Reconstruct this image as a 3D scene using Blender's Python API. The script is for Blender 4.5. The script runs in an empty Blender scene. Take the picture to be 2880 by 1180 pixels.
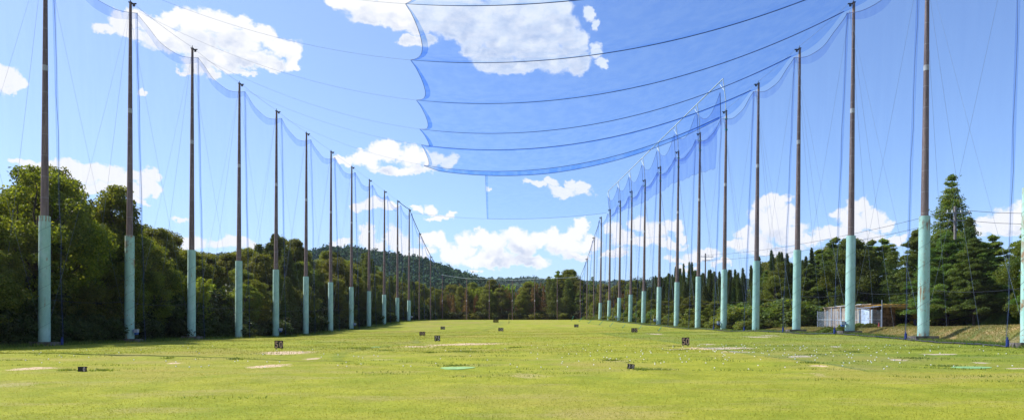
import bpy, math, random
import numpy as np
from mathutils import Vector, Matrix
R = math.radians
random.seed(7); rng = np.random.default_rng(7)
SC = bpy.context.scene
COL = SC.collection
# ------------------------------------------------------------------ camera, sky, sun
F = 1806.0; CX = 1288.0; HY = 858.0            # focal length / centre / horizon in a 2576-px-wide picture
cam_d = bpy.data.cameras.new('camera'); cam = bpy.data.objects.new('camera', cam_d); COL.objects.link(cam)
cam_d.sensor_width = 36; cam_d.lens = F/2576*36; cam_d.shift_y = (HY-527.5)/2576
cam_d.clip_start = .2; cam_d.clip_end = 9000
cam.location = (0, 0, 0); cam.rotation_euler = (R(90), 0, 0)
SC.camera = cam
SC.view_settings.view_transform = 'Standard'; SC.view_settings.look = 'None'; SC.view_settings.gamma = 1
SC.view_settings.exposure = 0.72
SC.cycles.transparent_max_bounces = 24; SC.cycles.max_bounces = 6; SC.cycles.diffuse_bounces = 3
SUN_H = (-.952, .306); SUN_EL = R(46.5)
sun_d = bpy.data.lights.new('sun', 'SUN'); sun_d.energy = 4.9; sun_d.angle = R(.35); sun_d.color = (1, .93, .82)
sun = bpy.data.objects.new('sun', sun_d); COL.objects.link(sun)
sd = Vector((SUN_H[0]*math.cos(SUN_EL), SUN_H[1]*math.cos(SUN_EL), math.sin(SUN_EL)))
sun.rotation_euler = sd.to_track_quat('Z', 'Y').to_euler(); sun.location = sd*80

class NT:
    """small node-tree helper"""
    def __init__(s, tree): s.t = tree; s.n = tree.nodes; s.l = tree.links
    def _in(s, sock, v):
        if isinstance(v, bpy.types.NodeSocket): s.l.new(v, sock)
        elif v is not None:
            if hasattr(sock, 'default_value'):
                dv = sock.default_value
                if hasattr(dv, '__len__') and not hasattr(v, '__len__'): v = (v,)*len(dv)
                if hasattr(dv, '__len__') and len(dv) == 4 and len(v) == 3: v = (*v, 1)
                sock.default_value = v
    def math(s, op, a, b=None, c=None, clamp=False):
        n = s.n.new('ShaderNodeMath'); n.operation = op; n.use_clamp = clamp
        for i, v in enumerate((a, b, c)): s._in(n.inputs[i], v)
        return n.outputs[0]
    def vec(s, op, a, b=None, c=None):
        n = s.n.new('ShaderNodeVectorMath'); n.operation = op
        for i, v in enumerate((a, b, c)):
            if v is not None: s._in(n.inputs[i], v)
        return n.outputs['Value'] if op in ('LENGTH', 'DOT_PRODUCT', 'DISTANCE') else n.outputs[0]
    def comb(s, x, y, z=0.):
        n = s.n.new('ShaderNodeCombineXYZ')
        for i, v in enumerate((x, y, z)): s._in(n.inputs[i], v)
        return n.outputs[0]
    def sep(s, v):
        n = s.n.new('ShaderNodeSeparateXYZ'); s._in(n.inputs[0], v); return n.outputs
    def noise(s, v, scale, detail=4, rough=.55, lac=2., dist=0., color=False):
        n = s.n.new('ShaderNodeTexNoise'); s._in(n.inputs['Vector'], v)
        s._in(n.inputs['Scale'], scale); s._in(n.inputs['Detail'], detail); s._in(n.inputs['Roughness'], rough)
        s._in(n.inputs['Lacunarity'], lac); s._in(n.inputs['Distortion'], dist)
        return n.outputs['Color' if color else 0]
    def ramp(s, v, lo, hi, a=0., b=1., smooth=True):
        n = s.n.new('ShaderNodeMapRange'); n.interpolation_type = 'SMOOTHSTEP' if smooth else 'LINEAR'
        for k, x in zip((0, 1, 2, 3, 4), (v, lo, hi, a, b)): s._in(n.inputs[k], x)
        return n.outputs[0]
    def mix(s, f, a, b, blend='MIX'):
        n = s.n.new('ShaderNodeMix'); n.data_type = 'RGBA'; n.blend_type = blend
        s._in(n.inputs[0], f); s._in(n.inputs[6], a); s._in(n.inputs[7], b); return n.outputs[2]
    def blobs(s, p, items, k=.35):
        """smooth minimum over ellipses of the normalised distance from p to each"""
        d = None
        for (cx, cy, rx, ry) in items:
            q = s.vec('MULTIPLY_ADD', p, (1/rx, 1/ry, 0), (-cx/rx, -cy/ry, 0))
            L = s.vec('LENGTH', q)
            d = L if d is None else s.math('SMOOTH_MIN', d, L, k)
        return d

# clouds, given as ellipses (picture px) turned into azimuth / slope of the sky direction
CLOUDS = [(268,78,26,16),(305,58,34,22),(350,50,34,24),(330,84,60,16),(400,68,40,24),(440,50,34,24),(420,100,46,28),(480,62,40,30),(530,60,34,30),(500,110,60,36),(575,62,40,28),(620,58,30,18),(600,105,60,34),(655,85,30,26),(560,150,60,26),(500,160,44,26),(530,185,26,16),(640,150,56,22),(700,120,34,26),(735,130,24,30),(745,165,20,22),(700,170,34,16),(612,180,40,8),(455,178,20,8),(760,180,10,8),
 (16,185,30,24),(40,205,22,20),(-20,195,50,36),(20,222,30,8),
 (60,412,26,8),(95,418,30,12),(140,415,30,16),(185,420,34,18),(230,432,38,20),(150,438,70,10),(275,440,34,20),(310,455,34,20),(355,445,22,16),(388,440,18,20),(380,470,26,18),(330,480,50,14),(240,465,80,14),(205,478,60,10),(350,502,26,7),
 (850,5,40,18),(905,-5,50,36),(920,38,44,20),(980,20,50,34),(1040,10,50,40),(1010,50,50,22),(1060,60,40,26),(1035,100,26,16),(1075,105,30,20),(1110,40,50,50),(1160,20,50,56),(1150,75,40,30),(1210,60,50,60),(1180,120,34,26),(1270,20,60,60),(1270,100,60,46),(1240,150,60,26),(1340,40,60,56),(1340,120,60,50),(1400,70,44,50),(1390,150,50,34),(1440,110,34,40),(1450,160,40,26),(1300,170,70,18),(1480,30,18,22),(1500,60,14,16),(1498,130,22,22),(1520,158,18,12),(1400,10,40,30),
 (865,400,16,12),(915,402,38,16),(955,385,30,20),(985,380,28,18),(1035,392,34,24),(1080,396,34,24),(1125,400,22,20),(1010,425,92,11),(905,388,10,6),
 (905,520,20,12),(940,512,28,17),(975,522,28,12),(1050,522,16,8),(1090,520,22,11),(1125,536,26,8),(1095,540,34,6),
 (1150,640,26,28),(1180,612,26,32),(1215,592,22,26),(1240,620,34,34),(1285,588,30,28),(1310,612,34,40),(1350,598,26,24),(1390,590,30,26),(1440,582,26,22),(1467,572,18,22),(1420,612,50,26),(1480,610,22,20),(1230,655,80,18),(1330,655,54,16),(1450,640,36,10),
 (815,632,24,10),(845,622,24,16),(868,608,16,14),(918,592,20,24),(940,615,26,18),(985,596,20,22),(1010,605,22,26),(1075,592,22,20),(1100,602,26,28),(1120,635,24,22),(1050,632,40,14),(960,640,90,12),
 (1325,462,16,8),(1350,468,22,10),(1385,458,22,14),(1410,480,40,14),(1440,458,20,14),(1467,470,20,18),(1237,471,10,5),
 (1535,575,24,18),(1565,600,34,22),(1605,558,28,20),(1645,575,30,26),(1690,566,22,18),(1705,590,16,14),(1600,612,70,16),(1680,612,36,12),(1545,640,36,10),(1760,634,46,14),(1710,650,36,8),(1820,652,30,8),(1730,668,30,7),
 (1925,508,26,20),(1955,515,24,20),(1905,545,30,22),(1945,560,46,36),(1985,545,26,24),(1875,580,30,16),(1850,608,28,12),(1900,605,46,22),(2000,585,44,26),(2045,600,34,18),(1960,625,70,12),
 (2105,535,20,14),(2145,518,26,22),(2185,515,26,18),(2135,560,40,28),(2195,550,36,26),(2235,565,22,16),(2090,592,36,18),(2170,595,60,16),(2250,598,26,10),
 (2580,525,48,36),(2540,548,56,34),(2480,562,42,18),(2660,500,80,56),(2500,582,80,16),
 (480,606,40,16),(580,612,52,18),(640,628,30,12),(448,547,20,5),(370,235,16,6),(1192,680,14,6),
 (-420,330,150,60),(-700,520,200,50),(3050,430,200,60),(3400,300,160,60)]
def sky_uv(x, y):
    a, b = (x-CX)/F, (HY-y)/F
    return math.atan(a), b/math.hypot(1, a)
def cloud_items():
    out = []
    for (x, y, rx, ry) in CLOUDS:
        u, v = sky_uv(x, y); u2 = sky_uv(x+rx, y)[0]; v2 = sky_uv(x, y-ry)[1]
        out.append((u, v, abs(u2-u), abs(v2-v)))
    out += [(2.2, .5, .3, .12), (-2.3, .4, .35, .1), (3.0, .8, .4, .15), (-2.9, .35, .3, .1), (2.6, .2, .4, .06)]
    return out
world = bpy.data.worlds.new('World'); SC.world = world; world.use_nodes = True
def build_world():
    t = NT(world.node_tree); t.n.clear()
    out = t.n.new('ShaderNodeOutputWorld'); bg = t.n.new('ShaderNodeBackground')
    sky = t.n.new('ShaderNodeTexSky'); sky.sky_type = 'NISHITA'; sky.sun_disc = False
    sky.sun_elevation = SUN_EL; sky.sun_rotation = math.atan2(SUN_H[0], SUN_H[1]) % (2*math.pi)
    sky.air_density = 1.0; sky.dust_density = .6; sky.ozone_density = 1.6; sky.altitude = 50
    tc = t.n.new('ShaderNodeTexCoord'); d = t.vec('NORMALIZE', tc.outputs['Generated'])
    x, y, z = t.sep(d)
    u = t.math('ARCTAN2', x, y)
    h = t.math('SQRT', t.math('ADD', t.math('MULTIPLY', x, x), t.math('MULTIPLY', y, y)))
    v = t.math('DIVIDE', z, t.math('MAXIMUM', h, .02))
    p = t.comb(u, v)
    w1 = t.vec('SUBTRACT', t.noise(p, 18, 3, .5, color=True), (.5, .5, .5))
    w2 = t.vec('SUBTRACT', t.noise(p, 55, 5, .6, color=True), (.5, .5, .5))
    pw = t.vec('MULTIPLY_ADD', w1, (.05, .034, 0), p)
    pw = t.vec('MULTIPLY_ADD', w2, (.024, .020, 0), pw)
    w3 = t.vec('SUBTRACT', t.noise(p, 170, 4, .65, color=True), (.5, .5, .5)); pw = t.vec('MULTIPLY_ADD', w3, (.011, .010, 0), pw)
    dist = t.blobs(pw, cloud_items(), .16)
    wisp = t.noise(t.vec('MULTIPLY', p, (1, 1.6, 1)), 42, 6, .7)
    mask = t.ramp(t.math('ADD', dist, t.math('MULTIPLY', t.math('SUBTRACT', wisp, .5), .55)), 1.2, .76)
    big = [q for q in cloud_items() if q[2] > .016 and q[3] > .009]
    dl = t.blobs(t.vec('ADD', pw, (-.007, .026, 0)), big, .16)
    lit = t.math('MULTIPLY_ADD', t.math('SUBTRACT', dl, dist), .8, .5)
    pn = t.vec('MULTIPLY', p, (1, 1.35, 1))
    r1 = t.math('SUBTRACT', t.noise(pn, 17, 3, .5), t.noise(t.vec('ADD', pn, (.009, -.022, 0)), 17, 3, .5))
    r2 = t.math('SUBTRACT', t.noise(pn, 48, 5, .6), t.noise(t.vec('ADD', pn, (.003, -.007, 0)), 48, 5, .6))
    lit = t.math('ADD', lit, t.math('MULTIPLY', r1, -1.2)); lit = t.math('ADD', lit, t.math('MULTIPLY', r2, -1.0))
    thick = t.ramp(dist, 1.05, .45)
    shade = t.math('SUBTRACT', 1.0, t.math('MULTIPLY', t.math('SUBTRACT', 1.0, t.math('MINIMUM', t.math('MAXIMUM', lit, 0.), 1.)), t.math('MULTIPLY', thick, t.ramp(v, .45, .12, .8, 1.))))
    K = 5.6
    ccol = t.mix(shade, (.60*K, .70*K, .93*K), (1.10*K, 1.11*K, 1.15*K))
    tint = t.mix(1.0, sky.outputs[0], (.92, 1.06, 1.32), 'MULTIPLY')
    # thin high veil, paler towards the sun's side
    veil = t.math('MULTIPLY', t.ramp(u, .5, -.85), t.ramp(t.noise(p, 3, 4, .6), .3, .7, .75, 1))
    veil = t.math('ADD', t.math('MULTIPLY', veil, .36), .03)
    base = t.mix(veil, tint, (.64*K, .79*K, 1.06*K))
    low = t.ramp(v, .22, .05, 0, .3)
    base = t.mix(low, base, (.58*K, .77*K, 1.06*K))
    c = t.mix(mask, base, ccol)
    t._in(bg.inputs[0], c); bg.inputs[1].default_value = .1
    t.l.new(bg.outputs[0], out.inputs[0])
build_world()

# ------------------------------------------------------------------ helpers
def tag(o, label=None, cat=None, group=None, kind=None):
    if label: o['label'] = label
    if cat: o['category'] = cat
    if group: o['group'] = group
    if kind: o['kind'] = kind
    return o
def empty(name, loc=(0, 0, 0), rz=0.):
    o = bpy.data.objects.new(name, None); o.empty_display_size = .3; COL.objects.link(o)
    o.location = loc; o.rotation_euler = (0, 0, rz); return o
def link(name, me, parent=None):
    o = bpy.data.objects.new(name, me); COL.objects.link(o)
    if parent is not None: o.parent = parent
    return o
def np_mesh(name, verts, faces, mat, smooth=False, attr=None):
    """faces: (n,4) or (n,3) int array"""
    me = bpy.data.meshes.new(name); verts = np.asarray(verts, np.float32); faces = np.asarray(faces, np.int32)
    me.vertices.add(len(verts)); me.vertices.foreach_set('co', verts.ravel())
    k = faces.shape[1]; n = len(faces)
    me.loops.add(n*k); me.loops.foreach_set('vertex_index', faces.ravel())
    me.polygons.add(n); me.polygons.foreach_set('loop_start', np.arange(0, n*k, k, dtype=np.int32))
    me.polygons.foreach_set('loop_total', np.full(n, k, np.int32))
    me.polygons.foreach_set('use_smooth', np.full(n, smooth))
    if attr is not None:
        a = me.attributes.new('net_weave', 'FLOAT', 'POINT'); a.data.foreach_set('value', np.asarray(attr, np.float32))
    me.update(); me.validate()
    if mat: me.materials.append(mat)
    return me
class MB:
    def __init__(s): s.v = []; s.f = []; s.sm = []
    def face(s, pts, smooth=False):
        b = len(s.v); s.v += [tuple(p) for p in pts]; s.f.append(tuple(range(b, b+len(pts)))); s.sm.append(smooth)
    def box(s, c, d, rz=0., M=None):
        b = len(s.v); cr, sr = math.cos(rz), math.sin(rz)
        for k in range(8):
            x, y, z = ((k & 1)-.5)*d[0], ((k >> 1 & 1)-.5)*d[1], ((k >> 2)-.5)*d[2]
            p = Vector((c[0]+x*cr-y*sr, c[1]+x*sr+y*cr, c[2]+z))
            if M: p = M @ p
            s.v.append(tuple(p))
        for q in ((0, 2, 3, 1), (4, 5, 7, 6), (0, 1, 5, 4), (2, 6, 7, 3), (0, 4, 6, 2), (1, 3, 7, 5)):
            s.f.append(tuple(b+i for i in q)); s.sm.append(False)
        return s
    def tube(s, pts, r, n=6, cap=True):
        pts = [Vector(p) for p in pts]; rs = r if hasattr(r, '__len__') else [r]*len(pts)
        b = len(s.v); m = len(pts)
        t0 = (pts[1]-pts[0]).normalized(); up = Vector((0, 0, 1)) if abs(t0.z) < .9 else Vector((1, 0, 0))
        a = t0.cross(up).normalized()
        for i in range(m):
            t = (pts[min(i+1, m-1)]-pts[max(i-1, 0)]).normalized()
            a = (a - t*a.dot(t)).normalized(); c = t.cross(a)
            for k in range(n):
                w = 2*math.pi*k/n; s.v.append(tuple(pts[i]+(a*math.cos(w)+c*math.sin(w))*rs[i]))
        for i in range(m-1):
            for k in range(n):
                k2 = (k+1) % n
                s.f.append((b+i*n+k, b+(i+1)*n+k, b+(i+1)*n+k2, b+i*n+k2)); s.sm.append(True)
        if cap:
            s.face([s.v[b+k] for k in range(n)]); s.face([s.v[b+(m-1)*n+k] for k in reversed(range(n))])
        return s
    def mesh(s, name, mat):
        me = bpy.data.meshes.new(name); me.from_pydata(s.v, [], s.f); me.polygons.foreach_set('use_smooth', s.sm)
        me.update(); me.materials.append(mat); return me
    def build(s, name, mat, parent=None): return link(name, s.mesh(name, mat), parent)

# ------------------------------------------------------------------ terrain
LC = [(-30,-1.8),(0,-1.75),(15,-1.7),(27,-1.22),(36,-.92),(46,-.52),(54,-.32),(64,.0),(74,.2),(84,.38),(94,.55),(104,1.03),(114,1.58),(124,2.13),(134,2.67),(144,3.5),(154,4.2),(164,4.7),(184,5.4),(204,6.2),(260,7.2),(600,9)]
RC = [(-30,-1.8),(0,-1.7),(15,-1.62),(27,-1.12),(36,-.78),(46,-.25),(54,.15),(64,.6),(74,.95),(84,1.16),(94,1.5),(104,1.84),(114,2.3),(124,2.8),(134,3.3),(144,3.8),(154,4.3),(164,4.8),(184,5.5),(204,6.2),(260,7.2),(600,9)]
LCa, RCa = np.array(LC).T, np.array(RC).T
def XL(Y): return (189*np.minimum(Y, 204.)-73470)/F
def XR(Y): return (-143*np.minimum(Y, 204.)+63330)/F
def sstep(a, b, x):
    t = np.clip((x-a)/(b-a), 0, 1); return t*t*(3-2*t)
def zg(X, Y):
    X = np.asarray(X, float); Y = np.asarray(Y, float)
    l = np.interp(Y, *LCa); r = np.interp(Y, *RCa); xl, xr = XL(Y), XR(Y)
    t = np.clip((X-xl)/(xr-xl), 0, 1); z = l+(r-l)*t
    fld = sstep(12, 26, Y)
    und = (.035*np.sin(X*.55+1.3*np.sin(Y*.21))*np.sin(Y*.47+.7*np.sin(X*.31)) + .018*np.sin(X*1.7+Y*.9)*np.sin(Y*1.3-X*.6+2) +
           .045*np.sin(Y*.33+1.1*np.sin(X*.13)+1.))
    z = z + und*fld*(1-sstep(180, 215, Y))*1.0
    plat = np.interp(Y, [0, 40, 66, 80, 92], [.9, 1.0, 1.2, 1.5, 1.62])
    rise = np.where(Y < 92, np.maximum(plat-r, .3), .35)
    dR = X-xr
    z = z + sstep(.75, 3.1, dR)*rise*(1-sstep(205, 230, Y))
    z = z + sstep(2., 14., xl-X)*1.2*(1-sstep(205, 230, Y))
    z = z - sstep(60, 400, np.abs(X))*6
    return z
def zgf(x, y): return float(zg(x, y))
def hit(px, py):
    """world point of the ground seen at picture point px, py"""
    Y = np.arange(8, 215, .05); g = zg((px-CX)/F*Y, Y); ray = (HY-py)/F*Y
    k = np.argmax(ray <= g) if (ray <= g).any() else len(Y)-1
    y = float(Y[k]); x = (px-CX)/F*y
    return x, y, zgf(x, y)

# ------------------------------------------------------------------ materials
def mat(name):
    m = bpy.data.materials.new(name); m.use_nodes = True; t = NT(m.node_tree); t.n.clear()
    out = t.n.new('ShaderNodeOutputMaterial'); return m, t, out
def pbr(name, color, rough=.6, metal=0., var=.12, scale=3., bump=0., bscale=20., coords='Object', spec=.4):
    m, t, out = mat(name); tc = t.n.new('ShaderNodeTexCoord').outputs[coords]
    bs = t.n.new('ShaderNodeBsdfPrincipled')
    n = t.noise(tc, scale, 5, .6)
    c = t.mix(t.ramp(n, .3, .7), tuple(max(0, q*(1-var*1.6)) for q in color), tuple(min(1, q*(1+var)) for q in color))
    t._in(bs.inputs['Base Color'], c); bs.inputs['Roughness'].default_value = rough; bs.inputs['Metallic'].default_value = metal
    bs.inputs['Specular IOR Level'].default_value = spec
    if bump:
        b = t.n.new('ShaderNodeBump'); b.inputs['Strength'].default_value = bump; b.inputs['Distance'].default_value = .02
        t._in(b.inputs['Height'], t.noise(tc, bscale, 5, .6)); t._in(bs.inputs['Normal'], b.outputs[0])
    t.l.new(bs.outputs[0], out.inputs[0]); return m
def leaf_mat(name, dark, light, trans=.35, yellow=(.16, .17, .03), yamt=.12):
    m, t, out = mat(name)
    g = t.n.new('ShaderNodeNewGeometry'); oi = t.n.new('ShaderNodeObjectInfo'); tc = t.n.new('ShaderNodeTexCoord')
    n = t.noise(tc.outputs['Object'], .55, 3, .5)
    f = t.math('ADD', t.math('MULTIPLY', g.outputs['Random Per Island'], .55), t.math('MULTIPLY', t.ramp(n, .35, .65), .45))
    c = t.mix(f, dark, light)
    c = t.mix(t.math('MULTIPLY', t.math('GREATER_THAN', g.outputs['Random Per Island'], 1-yamt), .7), c, yellow)
    hs = t.n.new('ShaderNodeHueSaturation'); t._in(hs.inputs['Color'], c)
    t._in(hs.inputs['Hue'], t.math('MULTIPLY_ADD', oi.outputs['Random'], .035, .482))
    t._in(hs.inputs['Value'], t.math('MULTIPLY_ADD', oi.outputs['Random'], .5, .75))
    d = t.n.new('ShaderNodeBsdfPrincipled'); t._in(d.inputs['Base Color'], hs.outputs[0]); d.inputs['Roughness'].default_value = .55
    d.inputs['Specular IOR Level'].default_value = .25
    tr = t.n.new('ShaderNodeBsdfTranslucent'); t._in(tr.inputs[0], t.mix(1., hs.outputs[0], (1.5, 1.45, .6), 'MULTIPLY'))
    mx = t.n.new('ShaderNodeMixShader'); mx.inputs[0].default_value = trans
    t.l.new(d.outputs[0], mx.inputs[1]); t.l.new(tr.outputs[0], mx.inputs[2]); t.l.new(mx.outputs[0], out.inputs[0])
    return m
def net_mat(name, color, alpha, trans=.5, tint=(.30, .50, .92), tintk=2.4, dif=.3):
    m, t, out = mat(name)
    at = t.n.new('ShaderNodeAttribute'); at.attribute_name = 'net_weave'
    tc = t.n.new('ShaderNodeTexCoord')
    fold = t.noise(t.vec('MULTIPLY', tc.outputs['Object'], (1, 1, .12)), .9, 4, .6)
    a = t.math('MULTIPLY', at.outputs['Fac'], t.ramp(fold, .3, .7, alpha*.75, alpha*1.2), clamp=True)
    d = t.n.new('ShaderNodeBsdfDiffuse'); t._in(d.inputs[0], color)
    tr = t.n.new('ShaderNodeBsdfTranslucent'); t._in(tr.inputs[0], color)
    mx = t.n.new('ShaderNodeMixShader'); mx.inputs[0].default_value = trans
    t.l.new(d.outputs[0], mx.inputs[1]); t.l.new(tr.outputs[0], mx.inputs[2])
    tp = t.n.new('ShaderNodeBsdfTransparent'); t._in(tp.inputs[0], t.mix(t.math('MULTIPLY', a, tintk, clamp=True), (1, 1, 1), tint)); m2 = t.n.new('ShaderNodeMixShader')
    t._in(m2.inputs[0], t.math('MULTIPLY', a, dif)); t.l.new(tp.outputs[0], m2.inputs[1]); t.l.new(mx.outputs[0], m2.inputs[2])
    t.l.new(m2.outputs[0], out.inputs[0]); return m

M = {}
M['net'] = net_mat('blue net', (.05, .17, .55), .080, tint=(.28, .54, .93), dif=.12)
M['net_side'] = net_mat('side net', (.15, .13, .17), .06, tint=(.50, .62, .90), tintk=2.)
M['net_rear'] = net_mat('rear net', (.20, .16, .15), .20, tint=(.72, .66, .68), tintk=1.5, dif=.4)
M['net_torn'] = net_mat('torn net', (.15, .13, .36), .22)
M['hem'] = pbr('net hem', (.05, .07, .20), .8)
M['hem_light'] = pbr('net rope', (.07, .10, .20), .8)
M['wire'] = pbr('galvanised wire', (.22, .26, .32), .5, .3)
M['wire_dark'] = pbr('black cable', (.03, .03, .035), .6)
M['steel_white'] = pbr('white painted steel', (.62, .68, .70), .4)
M['iron'] = pbr('dark iron', (.06, .055, .06), .6, .3)
M['strap'] = pbr('pale strap', (.42, .40, .38), .7)
M['concrete'] = pbr('weathered concrete', (.16, .13, .11), .9, var=.4, scale=2.5, bump=.6)
M['box_grey'] = pbr('grey winch housing', (.42, .45, .5), .5)
M['box_blue'] = pbr('blue motor', (.06, .14, .42), .5)
M['blue_weight'] = pbr('blue plastic', (.015, .035, .20), .5)
M['green_rope'] = pbr('green rope', (.03, .30, .22), .7)
M['bark'] = pbr('bark', (.075, .058, .042), .9, var=.4, scale=6, bump=.5)
M['bark_pale'] = pbr('pale bark', (.16, .13, .10), .9, var=.4, scale=6, bump=.5)
M['cane'] = pbr('bamboo cane', (.22, .22, .07), .6)

def shaft_mat():
    m, t, out = mat('brown steel pole'); tc = t.n.new('ShaderNodeTexCoord').outputs['Object']
    bs = t.n.new('ShaderNodeBsdfPrincipled')
    n = t.noise(t.vec('MULTIPLY', tc, (5, 5, .35)), 1, 6, .65); n2 = t.noise(tc, 2.2, 4)
    z = t.sep(tc)[2]
    c = t.mix(t.ramp(n, .3, .7), (.11, .07, .06), (.24, .165, .14))
    c = t.mix(t.ramp(n2, .58, .75, 0, .45), c, (.30, .25, .22))
    seam = t.math('LESS_THAN', t.math('FRACT', t.math('DIVIDE', z, 1.58)), .016)
    c = t.mix(t.math('MULTIPLY', seam, .6), c, (.42, .40, .38))
    t._in(bs.inputs['Base Color'], c); bs.inputs['Roughness'].default_value = .62; bs.inputs['Metallic'].default_value = .15
    t.l.new(bs.outputs[0], out.inputs[0]); return m
def sleeve_mat(rust, name):
    m, t, out = mat(name); tc = t.n.new('ShaderNodeTexCoord').outputs['Object']
    oi = t.n.new('ShaderNodeObjectInfo').outputs['Random']
    p = t.vec('ADD', tc, t.comb(t.math('MULTIPLY', oi, 37.), 0., t.math('MULTIPLY', oi, 51.)))
    bs = t.n.new('ShaderNodeBsdfPrincipled')
    n = t.noise(t.vec('MULTIPLY', p, (2, 2, .4)), 1.2, 6, .65)
    c = t.mix(t.ramp(n, .3, .75), (.34, .55, .46), (.47, .68, .575))
    c = t.mix(1., c, t.mix(oi, (.86, .88, .84), (1.06, 1.04, 1.05)), 'MULTIPLY'); c = t.mix(t.ramp(t.noise(t.vec('MULTIPLY', p, (3, 3, .6)), 1.5, 5, .7), .55, .72, 0, .5), c, (.30, .40, .33))
    chalk = t.ramp(t.noise(p, 1.1, 5, .6), .5, .75, 0, .4); c = t.mix(chalk, c, (.60, .74, .68))
    st = t.noise(t.vec('MULTIPLY', p, (7., 7., .55)), 1, 5, .7)
    blot = t.ramp(t.noise(p, 1.0, 3, .6), .50, .62)
    r = t.math('MULTIPLY', t.ramp(st, .66-.07*rust, .70-.04*rust), blot)
    spots = t.ramp(t.noise(p, 6.5, 3, .6), .74-.03*rust, .77-.03*rust)
    r = t.math('MAXIMUM', r, spots)
    zz = t.sep(tc)[2]
    r = t.math('MAXIMUM', r, t.math('MULTIPLY', t.ramp(zz, 9.2, 9.37), t.ramp(st, .45, .6)))
    c = t.mix(t.math('MULTIPLY', r, .85), c, t.mix(t.noise(p, 9, 3), (.16, .055, .02), (.42, .20, .06)))
    foot = t.ramp(zz, 1.1, -.2, 0, .35); c = t.mix(t.math('MULTIPLY', foot, t.ramp(n, .3, .6)), c, (.12, .17, .10))
    t._in(bs.inputs['Base Color'], c); bs.inputs['Roughness'].default_value = .65; bs.inputs['Specular IOR Level'].default_value = .2
    bp = t.n.new('ShaderNodeBump'); bp.inputs['Strength'].default_value = .25; bp.inputs['Distance'].default_value = .02
    t._in(bp.inputs['Height'], t.noise(p, 5, 4)); t._in(bs.inputs['Normal'], bp.outputs[0])
    t.l.new(bs.outputs[0], out.inputs[0]); return m
M['shaft'] = shaft_mat(); M['sleeve'] = sleeve_mat(1., 'mint paint'); M['sleeve_rusty'] = sleeve_mat(3.2, 'rusty mint paint')

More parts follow.
